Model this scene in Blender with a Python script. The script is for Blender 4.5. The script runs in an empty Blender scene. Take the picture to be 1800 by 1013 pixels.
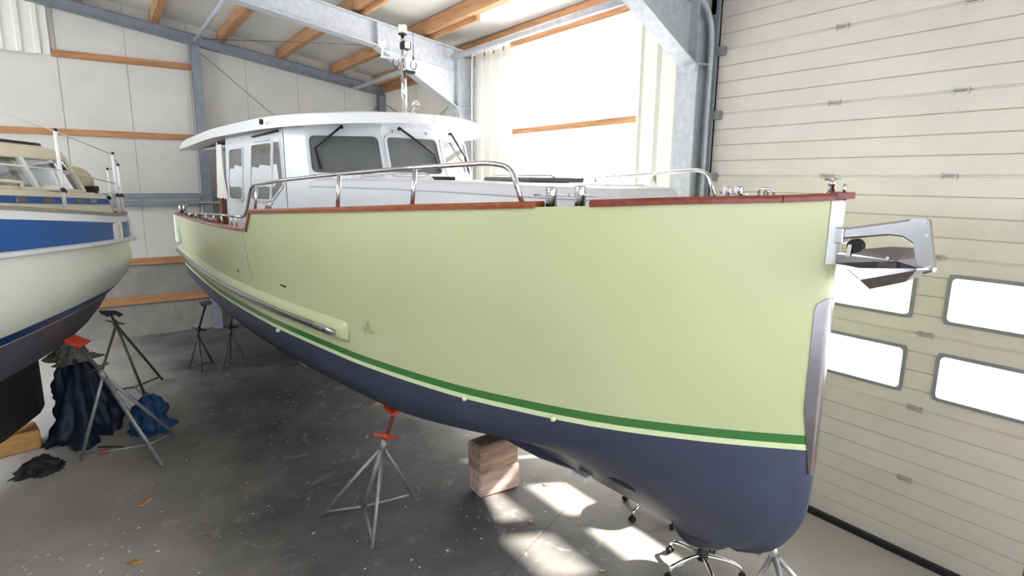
import bpy, bmesh, math, random
import numpy as np
from mathutils import Vector, Matrix
PI = math.pi
sc = bpy.context.scene
col = sc.collection

# ------------------------------------------------------------------ camera
CAM_H = 3.05
F_PX, PITCH, YAW, ROLL = 1016.88, math.radians(10.562), math.radians(54.801), math.radians(0.625)
fw = Vector((math.cos(PITCH)*math.cos(YAW), math.cos(PITCH)*math.sin(YAW), -math.sin(PITCH)))
rt = Vector((math.sin(YAW), -math.cos(YAW), 0))
up = rt.cross(fw)
r2 = rt*math.cos(ROLL) + up*math.sin(ROLL)
u2 = -rt*math.sin(ROLL) + up*math.cos(ROLL)
cd = bpy.data.cameras.new('camera')
cam = bpy.data.objects.new('camera', cd); col.objects.link(cam)
cam.matrix_world = Matrix(((r2.x, u2.x, -fw.x, 0), (r2.y, u2.y, -fw.y, 0), (r2.z, u2.z, -fw.z, CAM_H), (0, 0, 0, 1)))
cd.sensor_width = 36; cd.lens = F_PX*36/1800; cd.clip_start = 0.02
sc.camera = cam

# ------------------------------------------------------------------ light
SKY = 12.0          # daylight seen through glass
PANE_R, FILL_L, FILL_F, FILL_ROOF = 9.5, 14.5, 1.25, 6.0   # translucent right wall daylight; then added unseen fill: left wall, front wall, roof
EXPO = 0.14
w = bpy.data.worlds.new('sky'); sc.world = w; w.use_nodes = True
bg = w.node_tree.nodes['Background']; bg.inputs[0].default_value = (0.93, 0.97, 1, 1); bg.inputs[1].default_value = SKY
sd = bpy.data.lights.new('sun', 'SUN'); sd.energy = 55; sd.angle = math.radians(2.5); sd.color = (1, 0.93, 0.82)
sun = bpy.data.objects.new('sun', sd); col.objects.link(sun)
sun.location = (12, -2, 9)
sun.rotation_euler = Vector((-1.0, 0.47, -0.89)).to_track_quat('-Z', 'Y').to_euler()
vs = sc.view_settings
sc.display_settings.display_device = 'sRGB'
vs.view_transform = 'Standard'; vs.look = 'None'; vs.gamma = 1; vs.exposure = EXPO; vs.use_curve_mapping = False

# ------------------------------------------------------------------ materials
def s2l(c):
    return tuple(((v/255)/12.92 if v/255 <= 0.04045 else ((v/255+0.055)/1.055)**2.4) for v in c) + (1,)
MATS = {}
def mat(name, rgb, rough=0.5, metal=0.0, var=0.0, scale=4.0, bump=0.0, bscale=60.0, coat=0.0, spec=0.5, stretch=(1, 1, 1), coords='Object', rgb2=None):
    m = bpy.data.materials.new(name); m.use_nodes = True
    nt = m.node_tree; b = nt.nodes['Principled BSDF']
    c = s2l(rgb); b.inputs['Base Color'].default_value = c
    b.inputs['Roughness'].default_value = rough; b.inputs['Metallic'].default_value = metal
    b.inputs['Coat Weight'].default_value = coat; b.inputs['Coat Roughness'].default_value = 0.05
    b.inputs['Specular IOR Level'].default_value = spec
    if var or bump:
        tc = nt.nodes.new('ShaderNodeTexCoord'); mp = nt.nodes.new('ShaderNodeMapping'); mp.inputs['Scale'].default_value = stretch
        nt.links.new(tc.outputs[coords], mp.inputs[0])
    if var:
        n = nt.nodes.new('ShaderNodeTexNoise'); n.inputs['Scale'].default_value = scale; n.inputs['Detail'].default_value = 6
        n.inputs['Roughness'].default_value = 0.62
        nt.links.new(mp.outputs[0], n.inputs['Vector'])
        r = nt.nodes.new('ShaderNodeValToRGB')
        d = s2l(rgb2) if rgb2 else tuple(x*(1-var) for x in c[:3]) + (1,)
        e = c if rgb2 else tuple(min(1, x*(1+var*0.6)) for x in c[:3]) + (1,)
        r.color_ramp.elements[0].position = 0.32; r.color_ramp.elements[0].color = d
        r.color_ramp.elements[1].position = 0.68; r.color_ramp.elements[1].color = e
        nt.links.new(n.outputs['Fac'], r.inputs[0]); nt.links.new(r.outputs[0], b.inputs['Base Color'])
    if bump:
        n2 = nt.nodes.new('ShaderNodeTexNoise'); n2.inputs['Scale'].default_value = bscale; n2.inputs['Detail'].default_value = 4
        nt.links.new(mp.outputs[0], n2.inputs['Vector'])
        bp = nt.nodes.new('ShaderNodeBump'); bp.inputs['Strength'].default_value = bump; bp.inputs['Distance'].default_value = 0.01
        nt.links.new(n2.outputs['Fac'], bp.inputs['Height']); nt.links.new(bp.outputs[0], b.inputs['Normal'])
    MATS[name] = m
    return m
def ribbed(name, rgb, scale, axis='X', strength=0.25, rough=0.5, var=0.06):
    """painted sheet with fine pressed ribs"""
    m = mat(name, rgb, rough, var=var, scale=1.3)
    nt = m.node_tree; b = nt.nodes['Principled BSDF']
    tc = nt.nodes.new('ShaderNodeTexCoord'); wv = nt.nodes.new('ShaderNodeTexWave')
    wv.bands_direction = axis; wv.inputs['Scale'].default_value = scale; wv.inputs['Distortion'].default_value = 0
    nt.links.new(tc.outputs['Object'], wv.inputs['Vector'])
    bp = nt.nodes.new('ShaderNodeBump'); bp.inputs['Strength'].default_value = strength; bp.inputs['Distance'].default_value = 0.004
    nt.links.new(wv.outputs['Fac'], bp.inputs['Height']); nt.links.new(bp.outputs[0], b.inputs['Normal'])
    return m
mat('concrete_wall', (150, 146, 142), 0.9, var=0.25, scale=2.0, bump=0.3, bscale=30)
ribbed('panel_white', (216, 214, 208), 9.0, 'X', 0.22)
ribbed('panel_white_y', (226, 222, 210), 9.0, 'Y', 0.22)
mat('panel_joint', (150, 149, 144), 0.8)
mat('liner', (238, 238, 230), 0.45, var=0.05, scale=2)
mat('roof_white', (228, 228, 224), 0.55, var=0.08, scale=0.9, stretch=(0.4, 1.5, 1))
mat('galv', (192, 197, 204), 0.48, 0.2, var=0.16, scale=14, bump=0.05, bscale=40)
mat('galv_dark', (140, 146, 158), 0.5, 0.2, var=0.18, scale=10)
mat('timber', (190, 142, 102), 0.7, var=0.3, scale=3, bump=0.15, bscale=30, stretch=(6, 0.7, 6))
mat('timber_x', (186, 134, 92), 0.7, var=0.3, scale=3, bump=0.15, bscale=30, stretch=(0.7, 6, 6))
mat('door_alu', (210, 204, 195), 0.5, 0.05, var=0.07, scale=1.6, bump=0.25, bscale=45, stretch=(1, 1, 1))
mat('hinge_zinc', (176, 174, 168), 0.45, 0.3)
mat('rubber', (22, 23, 26), 0.75)
mat('door_frame', (128, 132, 134), 0.5, 0.0)
mat('green', (195, 201, 156), 0.28, var=0.035, scale=0.9, coat=0.12)
mat('green_dark', (58, 118, 56), 0.3, coat=0.3)
mat('stripe_light', (216, 228, 180), 0.3, coat=0.2)
mat('antifoul', (66, 71, 92), 0.50, var=0.12, scale=1.5, bump=0.05, bscale=25)
mat('gel_white', (230, 231, 233), 0.25, var=0.02, scale=1.0, coat=0.3)
mat('gel_grey', (214, 215, 219), 0.35)  # window frames are white; this grey puts their shading into the colour
mat('deck_grey', (200, 202, 202), 0.8)
mat('mahogany', (150, 78, 42), 0.28, var=0.4, scale=5, stretch=(1, 8, 8), coat=0.5)
mat('mahogany_red', (128, 52, 38), 0.25, var=0.35, scale=5, stretch=(1, 8, 8), coat=0.6)
mat('chrome', (214, 214, 216), 0.09, 1.0)
mat('steel', (176, 174, 178), 0.26, 1.0, var=0.1, scale=8)
mat('polished_dark', (160, 155, 160), 0.24, 1.0, var=0.25, scale=3)
mat('black', (16, 16, 18), 0.45)
mat('glass_dark', (104, 106, 106), 0.10, spec=0.35, var=0.25, scale=1.2)
mat('curtain', (232, 226, 222), 0.9, var=0.08, scale=5)
mat('white_plastic', (238, 238, 238), 0.4)
mat('stand_grey', (158, 160, 162), 0.45, 0.5, var=0.25, scale=12)
mat('stand_dark', (92, 88, 84), 0.6, 0.3, var=0.3, scale=10)
mat('rust', (120, 58, 42), 0.8, var=0.35, scale=14)
mat('orange', (226, 70, 44), 0.55, var=0.2, scale=14)
mat('oak_block', (176, 146, 128), 0.85, var=0.5, scale=3.0, bump=0.5, bscale=22, stretch=(0.8, 5, 5))
mat('oak_pale', (198, 172, 160), 0.85, var=0.4, scale=3.0, bump=0.5, bscale=22, stretch=(0.8, 5, 5))
mat('plywood', (196, 150, 92), 0.8, var=0.25, scale=4, stretch=(1, 6, 6))
mat('hull_white', (236, 237, 228), 0.28, var=0.05, scale=0.8, coat=0.3)
mat('hull_blue', (30, 88, 160), 0.38, var=0.08, scale=0.8, spec=0.3)
mat('boot_blue', (14, 62, 120), 0.35)
mat('antifoul_grey', (86, 82, 92), 0.6, var=0.2, scale=2)
mat('keel_black', (38, 38, 42), 0.7, var=0.2, scale=3)
mat('cream', (228, 220, 196), 0.45, var=0.06, scale=2)
mat('weathered_teak', (150, 144, 132), 0.8, var=0.25, scale=6)
mat('tan_canvas', (168, 156, 126), 0.85, var=0.2, scale=6)
mat('tarp_blue', (16, 26, 54), 0.55, var=0.4, scale=3)
mat('bag_blue', (26, 74, 118), 0.6, var=0.35, scale=5)
mat('rag_grey', (112, 108, 100), 0.9, var=0.4, scale=9)
mat('seat_black', (46, 46, 54), 0.5, bump=0.1, bscale=120)
mat('flake', (226, 226, 222), 0.8)
mat('leaf', (186, 146, 90), 0.8, var=0.4, scale=30)
mat('wire', (96, 98, 102), 0.5, 0.6)
mat('rope', (226, 222, 210), 0.8)
mat('red_plastic', (206, 70, 52), 0.45)
# floor: worn concrete with stains and scattered specks
def floor_mat():
    m = mat('concrete_floor', (148, 144, 144), 0.8)
    nt = m.node_tree; b = nt.nodes['Principled BSDF']; N = nt.nodes.new; L = nt.links.new
    tc = N('ShaderNodeTexCoord')
    n1 = N('ShaderNodeTexNoise'); n1.inputs['Scale'].default_value = 0.9; n1.inputs['Detail'].default_value = 9; n1.inputs['Roughness'].default_value = 0.65
    n2 = N('ShaderNodeTexNoise'); n2.inputs['Scale'].default_value = 46; n2.inputs['Detail'].default_value = 4
    n3 = N('ShaderNodeTexNoise'); n3.inputs['Scale'].default_value = 5.0; n3.inputs['Detail'].default_value = 6; n3.inputs['Distortion'].default_value = 1.2
    for n in (n1, n2, n3): L(tc.outputs['Object'], n.inputs['Vector'])
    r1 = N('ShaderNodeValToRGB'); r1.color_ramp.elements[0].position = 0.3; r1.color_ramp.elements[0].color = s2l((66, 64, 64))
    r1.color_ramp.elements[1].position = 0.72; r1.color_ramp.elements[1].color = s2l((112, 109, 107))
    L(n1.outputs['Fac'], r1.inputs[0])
    r3 = N('ShaderNodeValToRGB'); r3.color_ramp.elements[0].position = 0.60; r3.color_ramp.elements[0].color = (0, 0, 0, 1)
    r3.color_ramp.elements[1].position = 0.78; r3.color_ramp.elements[1].color = (0.35, 0.35, 0.35, 1)
    L(n3.outputs['Fac'], r3.inputs[0])
    mx = N('ShaderNodeMixRGB'); mx.inputs[2].default_value = s2l((186, 184, 180)); L(r3.outputs[0], mx.inputs[0]); L(r1.outputs[0], mx.inputs[1])
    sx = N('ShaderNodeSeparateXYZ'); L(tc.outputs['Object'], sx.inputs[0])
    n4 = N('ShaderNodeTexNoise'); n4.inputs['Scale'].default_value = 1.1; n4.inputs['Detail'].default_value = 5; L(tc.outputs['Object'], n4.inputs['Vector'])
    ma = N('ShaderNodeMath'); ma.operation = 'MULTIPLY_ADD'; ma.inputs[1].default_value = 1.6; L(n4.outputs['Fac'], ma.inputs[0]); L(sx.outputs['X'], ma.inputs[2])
    mr = N('ShaderNodeMapRange'); mr.inputs['From Min'].default_value = 1.9; mr.inputs['From Max'].default_value = -0.1; L(ma.outputs[0], mr.inputs['Value'])  # paler left patch: partly real, partly extra brightness put into the colour
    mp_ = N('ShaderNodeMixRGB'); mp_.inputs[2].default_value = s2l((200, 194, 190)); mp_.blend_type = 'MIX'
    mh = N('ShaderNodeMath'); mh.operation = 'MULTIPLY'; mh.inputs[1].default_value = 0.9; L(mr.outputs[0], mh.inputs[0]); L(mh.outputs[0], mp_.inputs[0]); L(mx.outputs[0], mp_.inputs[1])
    # pale strip along the door side: floor brightness painted into the colour
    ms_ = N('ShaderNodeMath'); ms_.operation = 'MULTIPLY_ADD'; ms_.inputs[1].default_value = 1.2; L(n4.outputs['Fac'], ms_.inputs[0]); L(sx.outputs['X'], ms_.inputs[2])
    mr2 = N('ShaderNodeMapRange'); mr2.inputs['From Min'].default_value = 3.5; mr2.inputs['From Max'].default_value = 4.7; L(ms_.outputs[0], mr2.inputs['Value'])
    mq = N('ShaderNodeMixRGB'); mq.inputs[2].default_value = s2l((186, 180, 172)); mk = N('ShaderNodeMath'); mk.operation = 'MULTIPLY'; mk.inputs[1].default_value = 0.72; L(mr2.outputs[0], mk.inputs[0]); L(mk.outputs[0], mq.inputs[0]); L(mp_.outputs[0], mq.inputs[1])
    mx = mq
    r2_ = N('ShaderNodeValToRGB'); r2_.color_ramp.elements[0].color = (0.72, 0.72, 0.72, 1); r2_.color_ramp.elements[1].color = (1.15, 1.15, 1.15, 1)
    L(n2.outputs['Fac'], r2_.inputs[0])
    mu = N('ShaderNodeMixRGB'); mu.blend_type = 'MULTIPLY'; mu.inputs[0].default_value = 0.5; L(mx.outputs[0], mu.inputs[1]); L(r2_.outputs[0], mu.inputs[2])
    L(mu.outputs[0], b.inputs['Base Color'])
    bp = N('ShaderNodeBump'); bp.inputs['Strength'].default_value = 0.25; bp.inputs['Distance'].default_value = 0.01
    L(n2.outputs['Fac'], bp.inputs['Height']); L(bp.outputs[0], b.inputs['Normal'])
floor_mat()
def emis(name, rgb, e):
    m = bpy.data.materials.new(name); m.use_nodes = True; nt = m.node_tree
    b = nt.nodes['Principled BSDF']; b.inputs['Base Color'].default_value = s2l(rgb); b.inputs['Emission Color'].default_value = s2l(rgb)
    b.inputs['Emission Strength'].default_value = e; MATS[name] = m
emis('backlit_right', (252, 253, 255), PANE_R); emis('fill_near', (247, 250, 255), 9.0); emis('fill_back', (243, 249, 255), 2.2); emis('fill_left', (243, 249, 255), FILL_L); emis('fill_front', (243, 249, 255), FILL_F); emis('roof_fill', (243, 249, 255), FILL_ROOF)  # all but the right wall one are unseen fill emitters added for brightness
def glass_mat():
    m = bpy.data.materials.new('clear_pane'); m.use_nodes = True; nt = m.node_tree; nt.nodes.clear()
    o = nt.nodes.new('ShaderNodeOutputMaterial'); t = nt.nodes.new('ShaderNodeBsdfTransparent'); g = nt.nodes.new('ShaderNodeBsdfGlossy')
    g.inputs['Roughness'].default_value = 0.05; f = nt.nodes.new('ShaderNodeFresnel'); f.inputs[0].default_value = 1.35
    mx = nt.nodes.new('ShaderNodeMixShader')
    nt.links.new(f.outputs[0], mx.inputs[0]); nt.links.new(t.outputs[0], mx.inputs[1]); nt.links.new(g.outputs[0], mx.inputs[2]); nt.links.new(mx.outputs[0], o.inputs[0])
    MATS['clear_pane'] = m
    m2 = m.copy(); m2.name = 'tinted_pane'; m2.node_tree.nodes['Fresnel'].inputs[0].default_value = 1.12; m2.node_tree.nodes['Transparent BSDF'].inputs[0].default_value = (0.55, 0.57, 0.56, 1); MATS['tinted_pane'] = m2
glass_mat()

# ------------------------------------------------------------------ helpers
class MB:
    def __init__(s): s.v = []; s.f = []; s.sm = []
    def add(s, vs_, fs, smooth=False):
        o = len(s.v); s.v += [tuple(p) for p in vs_]; s.f += [tuple(i+o for i in f) for f in fs]; s.sm += [smooth]*len(fs); return s
    def box(s, x0, x1, y0, y1, z0, z1):
        x0, x1 = sorted((x0, x1)); y0, y1 = sorted((y0, y1)); z0, z1 = sorted((z0, z1))
        return s.add([(x0,y0,z0),(x1,y0,z0),(x1,y1,z0),(x0,y1,z0),(x0,y0,z1),(x1,y0,z1),(x1,y1,z1),(x0,y1,z1)],
                     [(0,3,2,1),(4,5,6,7),(0,1,5,4),(1,2,6,5),(2,3,7,6),(3,0,4,7)])
    def cbox(s, x0, x1, y0, y1, z0, z1, c):
        """box with chamfered edges (all 12)"""
        bm = bmesh.new(); bmesh.ops.create_cube(bm, size=1)
        for v in bm.verts: v.co = ((x0+x1)/2+v.co.x*(x1-x0), (y0+y1)/2+v.co.y*(y1-y0), (z0+z1)/2+v.co.z*(z1-z0))
        bmesh.ops.bevel(bm, geom=bm.edges[:], offset=c, segments=1, affect='EDGES')
        bm.verts.index_update(); s.add([v.co[:] for v in bm.verts], [[v.index for v in f.verts] for f in bm.faces]); bm.free(); return s
    def hexa(s, p):   # 8 points: bottom 4 ccw, top 4
        return s.add(p, [(0,3,2,1),(4,5,6,7),(0,1,5,4),(1,2,6,5),(2,3,7,6),(3,0,4,7)])
    def bar(s, a, b, wd, ht, upv=(0, 0, 1)):
        a = Vector(a); b = Vector(b); d = (b-a).normalized(); u = Vector(upv); sd_ = d.cross(u)
        if sd_.length < 1e-4: sd_ = d.cross(Vector((1, 0, 0)))
        sd_.normalize(); u = sd_.cross(d); p = []
        for q in (-1, 1):
            for e in (a, b): pass
        h1 = sd_*wd/2; h2 = u*ht/2
        return s.hexa([a-h1-h2, b-h1-h2, b+h1-h2, a+h1-h2, a-h1+h2, b-h1+h2, b+h1+h2, a+h1+h2][0:8])
    def tube(s, pts, r, n=10, closed=False, cap=True):
        pts = [Vector(p) for p in pts]; k = len(pts); rs = r if isinstance(r, (list, tuple)) else [r]*k
        rings = []; prev = None
        for i, p in enumerate(pts):
            if closed: t = (pts[(i+1) % k]-pts[i-1])
            elif i == 0: t = pts[1]-pts[0]
            elif i == k-1: t = pts[-1]-pts[-2]
            else: t = (pts[i+1]-p).normalized()+(p-pts[i-1]).normalized()
            t.normalize()
            if prev is None:
                a = Vector((0, 0, 1)) if abs(t.z) < 0.9 else Vector((1, 0, 0)); u = t.cross(a).normalized()
            else:
                u = prev-t*prev.dot(t); u.normalize()
            prev = u; v = t.cross(u)
            rings.append([p+(u*math.cos(2*PI*j/n)+v*math.sin(2*PI*j/n))*rs[i] for j in range(n)])
        vs_ = [q for rg in rings for q in rg]; fs = []
        for i in range(k if closed else k-1):
            for j in range(n):
                a = i*n+j; b = i*n+(j+1) % n; c = ((i+1) % k)*n+(j+1) % n; d = ((i+1) % k)*n+j; fs.append((a, b, c, d))
        s.add(vs_, fs, True)
        if cap and not closed:
            o = len(s.v)-len(vs_)
            s.f += [tuple(o+j for j in range(n))[::-1], tuple(o+(k-1)*n+j for j in range(n))]; s.sm += [False, False]
        return s
    def lathe(s, prof, c=(0, 0, 0), n=16, M=None):
        vs_ = []; fs = []
        for r, z in prof:
            for j in range(n):
                p = Vector((r*math.cos(2*PI*j/n), r*math.sin(2*PI*j/n), z))
                if M: p = M @ p
                vs_.append(p+Vector(c))
        k = len(prof)
        for i in range(k-1):
            for j in range(n): fs.append((i*n+j, i*n+(j+1) % n, (i+1)*n+(j+1) % n, (i+1)*n+j))
        s.add(vs_, fs, True); o = len(s.v)-len(vs_)
        s.f += [tuple(o+j for j in range(n))[::-1], tuple(o+(k-1)*n+j for j in range(n))]; s.sm += [False, False]
        return s
    def prism(s, poly, fn, t0, t1):
        """poly 2d, fn(a,b,t)->3d"""
        n = len(poly); vs_ = [fn(a, b, t0) for a, b in poly]+[fn(a, b, t1) for a, b in poly]
        fs = [tuple(range(n))[::-1], tuple(range(n, 2*n))]+[(i, (i+1) % n, n+(i+1) % n, n+i) for i in range(n)]
        return s.add(vs_, fs)
    def grid(s, rows, smooth=True, flip=False, closed_u=False):
        m = len(rows[0]); vs_ = [p for r in rows for p in r]; fs = []
        for i in range(len(rows)-1):
            for j in range(m if closed_u else m-1):
                q = (i*m+j, i*m+(j+1) % m, (i+1)*m+(j+1) % m, (i+1)*m+j)
                fs.append(q[::-1] if flip else q)
        return s.add(vs_, fs, smooth)
    def build(s, name, m, parent=None, fix=False, weld=False):
        me = bpy.data.meshes.new(name); me.from_pydata(s.v, [], s.f)
        me.polygons.foreach_set('use_smooth', s.sm)
        if fix or weld:
            bm = bmesh.new(); bm.from_mesh(me)
            if weld: bmesh.ops.remove_doubles(bm, verts=bm.verts[:], dist=1e-4)
            bmesh.ops.recalc_face_normals(bm, faces=bm.faces[:]); bm.to_mesh(me); bm.free()
        me.materials.append(MATS[m] if isinstance(m, str) else m); me.update()
        o = bpy.data.objects.new(name, me); col.objects.link(o)
        if parent is not None: o.parent = parent
        return o
def link(name, me, parent, loc=None):
    o = bpy.data.objects.new(name, me); col.objects.link(o); o.parent = parent
    if loc is not None: o.location = loc
    return o
def tag(o, label=None, cat=None, group=None, kind=None):
    if label: o['label'] = label
    if cat: o['category'] = cat
    if group: o['group'] = group
    if kind: o['kind'] = kind
    return o
def empty(name, loc=(0, 0, 0), rz=0.0):
    o = bpy.data.objects.new(name, None); col.objects.link(o); o.location = loc; o.rotation_euler = (0, 0, rz); o.empty_display_size = 0.1
    return o
def pchip(xs, ys):
    xs = np.array(xs, float); ys = np.array(ys, float); h = np.diff(xs); dl = np.diff(ys)/h; n = len(xs); d = np.zeros(n)
    for i in range(1, n-1):
        if dl[i-1]*dl[i] > 0:
            w1 = 2*h[i]+h[i-1]; w2 = h[i]+2*h[i-1]; d[i] = (w1+w2)/(w1/dl[i-1]+w2/dl[i])
    d[0] = dl[0]; d[-1] = dl[-1]
    def f(x):
        x = min(max(x, xs[0]), xs[-1]); i = min(max(int(np.searchsorted(xs, x))-1, 0), n-2); t = (x-xs[i])/h[i]
        return float((2*t**3-3*t**2+1)*ys[i]+(t**3-2*t**2+t)*h[i]*d[i]+(-2*t**3+3*t**2)*ys[i+1]+(t**3-t**2)*h[i]*d[i+1])
    return f
def smooth_path(pts, n=6):
    """Catmull-Rom through points"""
    P = [Vector(p) for p in pts]; out = []
    for i in range(len(P)-1):
        p0 = P[max(i-1, 0)]; p1 = P[i]; p2 = P[i+1]; p3 = P[min(i+2, len(P)-1)]
        for k in range(n):
            t = k/n
            out.append(0.5*((2*p1)+(p2-p0)*t+(2*p0-5*p1+4*p2-p3)*t*t+(3*p1-p0-3*p2+p3)*t**3))
    out.append(P[-1]); return out
def fillet_path(pts, r, n=5):
    P = [Vector(p) for p in pts]; out = [P[0]]
    for i in range(1, len(P)-1):
        a = (P[i-1]-P[i]); b = (P[i+1]-P[i]); rr = min(r, a.length*0.45, b.length*0.45)
        p0 = P[i]+a.normalized()*rr; p1 = P[i]+b.normalized()*rr
        for k in range(n+1):
            t = k/n; out.append(p0*(1-t)**2+P[i]*2*t*(1-t)+p1*t*t)
    out.append(P[-1]); return out
def round_poly(poly, r, n=4):
    out = []; k = len(poly)
    for i in range(k):
        p = Vector(poly[i]); a = Vector(poly[i-1])-p; b = Vector(poly[(i+1) % k])-p
        rr = min(r, a.length*0.45, b.length*0.45); p0 = p+a.normalized()*rr; p1 = p+b.normalized()*rr
        for q in range(n+1):
            t = q/n; v = p0*(1-t)**2+p*2*t*(1-t)+p1*t*t; out.append((v.x, v.y))
    return out
def offset_poly(poly, d):
    k = len(poly); A = sum(poly[i][0]*poly[(i+1) % k][1]-poly[(i+1) % k][0]*poly[i][1] for i in range(k)); sg = 1 if A > 0 else -1
    out = []
    for i in range(k):
        p = Vector(poly[i]); a = (p-Vector(poly[i-1])).normalized(); b = (Vector(poly[(i+1) % k])-p).normalized()
        na = Vector((a.y, -a.x))*sg; nb = Vector((b.y, -b.x))*sg; m = (na+nb); m = m/max(m.length_squared, 0.2)*2
        q = p+m*d; out.append((q.x, q.y))
    return out
def window_set(poly, to3, parent, fw_=0.03, r=0.06, out_=0.014, pane='glass_dark', frame='gel_white', name='window'):
    """frame ring + pane child; poly in 2d, to3(a,b,h) gives 3d with h = height off the surface"""
    inner = round_poly(poly, r); outer = round_poly(offset_poly(poly, fw_), r+fw_)
    n = len(inner); mb = MB()
    rows = [[to3(a, b, -0.004) for a, b in outer], [to3(a, b, out_) for a, b in outer], [to3(a, b, out_) for a, b in inner], [to3(a, b, -0.004) for a, b in inner]]
    mb.grid(rows, False, closed_u=True)
    fr = mb.build(name, frame, parent, fix=True)
    gm = MB().prism(offset_poly(inner, 0.004), lambda a, b, t: to3(a, b, t), 0.001, 0.006)
    gm.build('pane', pane, fr, fix=True)
    return fr

# ================================================================== SETTING
XD = 5.195           # inner face of the door
YB = 13.05           # inner face of the back wall
XL, YF = -9.6, -5.2  # far left wall, front wall behind the camera
SL = 0.158
def zr(x): return 5.05+SL*(5.24-x) if x > -2.2 else 5.05+SL*(5.24+2.2)-SL*(-2.2-x)
ROOF = 0.27
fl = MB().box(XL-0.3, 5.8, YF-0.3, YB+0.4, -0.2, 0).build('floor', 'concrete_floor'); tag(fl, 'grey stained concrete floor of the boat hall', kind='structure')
# expansion joint in the slab is a thin sunk strip
# ceiling
cm = MB()
for xa, xb in ((XL-0.3, -2.2), (-2.2, 5.75)):
    cm.hexa([(xa, YF-0.3, zr(xa)+ROOF), (xb, YF-0.3, zr(xb)+ROOF), (xb, YB+0.4, zr(xb)+ROOF), (xa, YB+0.4, zr(xa)+ROOF),
             (xa, YF-0.3, zr(xa)+ROOF+0.1), (xb, YF-0.3, zr(xb)+ROOF+0.1), (xb, YB+0.4, zr(xb)+ROOF+0.1), (xa, YB+0.4, zr(xa)+ROOF+0.1)])
ceil = cm.build('ceiling', 'roof_white'); tag(ceil, 'white sloping sandwich panel roof on timber purlins', kind='structure')
for ya, yb in ((2.4, 3.6), (4.4, 8.2)):  # roof strips added out of view as fill light for the hull side
    for xa, xb in ((-7.4, -5.6), (-5.0, -3.2)):
        MB().hexa([(xa, ya, zr(xa)+ROOF-0.03), (xb, ya, zr(xb)+ROOF-0.03), (xb, yb, zr(xb)+ROOF-0.03), (xa, yb, zr(xa)+ROOF-0.03),
                   (xa, ya, zr(xa)+ROOF-0.005), (xb, ya, zr(xb)+ROOF-0.005), (xb, yb, zr(xb)+ROOF-0.005), (xa, yb, zr(xa)+ROOF-0.005)]).build('roof_fill', 'roof_fill', ceil)
PUR = [5.34, 4.38, 3.28, 2.19, 1.10, 0.0, -1.1]
for x in PUR:
    for ya, yb in ((YF, 3.96), (3.96, 8.6), (8.6, YB-0.02)):
        z0 = zr(x)+0.07
        MB().box(x-0.06, x+0.06, ya+0.002, yb-0.002, z0, zr(x)+ROOF-0.012).build('purlin', 'timber', ceil)
# splice pieces under the purlins beside the middle frame
for x, ya, yb in ((4.38, 7.2, 8.9), (3.28, 7.75, 8.95)):
    MB().box(x+0.06, x+0.115, ya, yb, zr(x)-0.02+0.03, zr(x)+0.17).build('splice_plank', 'timber', ceil)

# back wall: plinth, upright panels with recessed joints, boards
wb = MB().box(-2.9, 5.75, YB+0.012, YB+0.16, 0, 6.6).box(XL, -2.9, YB+0.012, YB+0.16, 0, 2.6).box(XL, -2.9, YB+0.012, YB+0.16, 5.0, 6.6).box(XL, -8.7, YB+0.012, YB+0.16, 2.6, 5.0).build('wall_back', 'panel_joint'); tag(wb, 'white panelled back gable wall above a concrete plinth', kind='structure')
MB().box(XL, 5.7, YB-0.02, YB+0.06, 0, 1.45).build('plinth', 'concrete_wall', wb)
xj = 5.62
pb = 0
while xj > -2.2:
    xa = xj-1.0
    z1a, z1b = zr(xa)+ROOF, zr(xj)+ROOF
    if xa < -2.2: z1a = zr(-2.2)+ROOF
    MB().hexa([(xa+0.004, YB, 1.45), (xj-0.004, YB, 1.45), (xj-0.004, YB+0.012, 1.45), (xa+0.004, YB+0.012, 1.45),
               (xa+0.004, YB, z1a), (xj-0.004, YB, z1b), (xj-0.004, YB+0.012, z1b), (xa+0.004, YB+0.012, z1a)]).build('panel', 'panel_white', wb)
    xj -= 1.0
for xa, xb, za, zb in ((-0.44, 1.64, 5.04, 5.15), (-2.85, 1.64, 3.74, 3.845), (-2.0, 5.3, 1.39, 1.51), (-2.0, 5.3, 0.64, 0.79)):
    MB().box(xa, xb, YB-0.08, YB-0.001, za, zb).build('girt_board', 'timber_x', wb)
def corrugated(name, mat_, parent, a0, a1, z0, z1, fn, pitch=0.25, depth=0.04):
    """trapezoid sheet, a along the wall, fn(a, d, z)"""
    pr = []; a = a0
    while a < a1-1e-6:
        for da, d in ((0, 0), (0.55, 0), (0.65, 1), (0.9, 1)):
            q = a+da*pitch
            if q <= a1: pr.append((q, d*depth))
        a += pitch
    pr.append((a1, 0))
    back = [(a_, d+0.003) for a_, d in pr]
    m = MB(); rows = [[fn(a_, d, z) for a_, d in pr] for z in (z0, z1)]
    m.grid(rows, False); m.grid([[fn(a_, d, z) for a_, d in back] for z in (z0, z1)], False, True)
    return m.build(name, mat_, parent)
for xa, xb in ((-8.7, -6.8), (-6.8, -4.9), (-4.9, -3.0)):  # emissive sheets added out of view to brighten the yacht's aft hull
    MB().box(xa, xb-0.02, YB+0.03, YB+0.06, 2.6, 5.0).build('glow_sheet', 'fill_back', wb)
corrugated('liner_sheet', 'liner', wb, -3.2, -0.46, 5.06, 6.4, lambda a, d, z: (a, YB-0.06-d, z), 0.24, 0.035)
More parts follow.
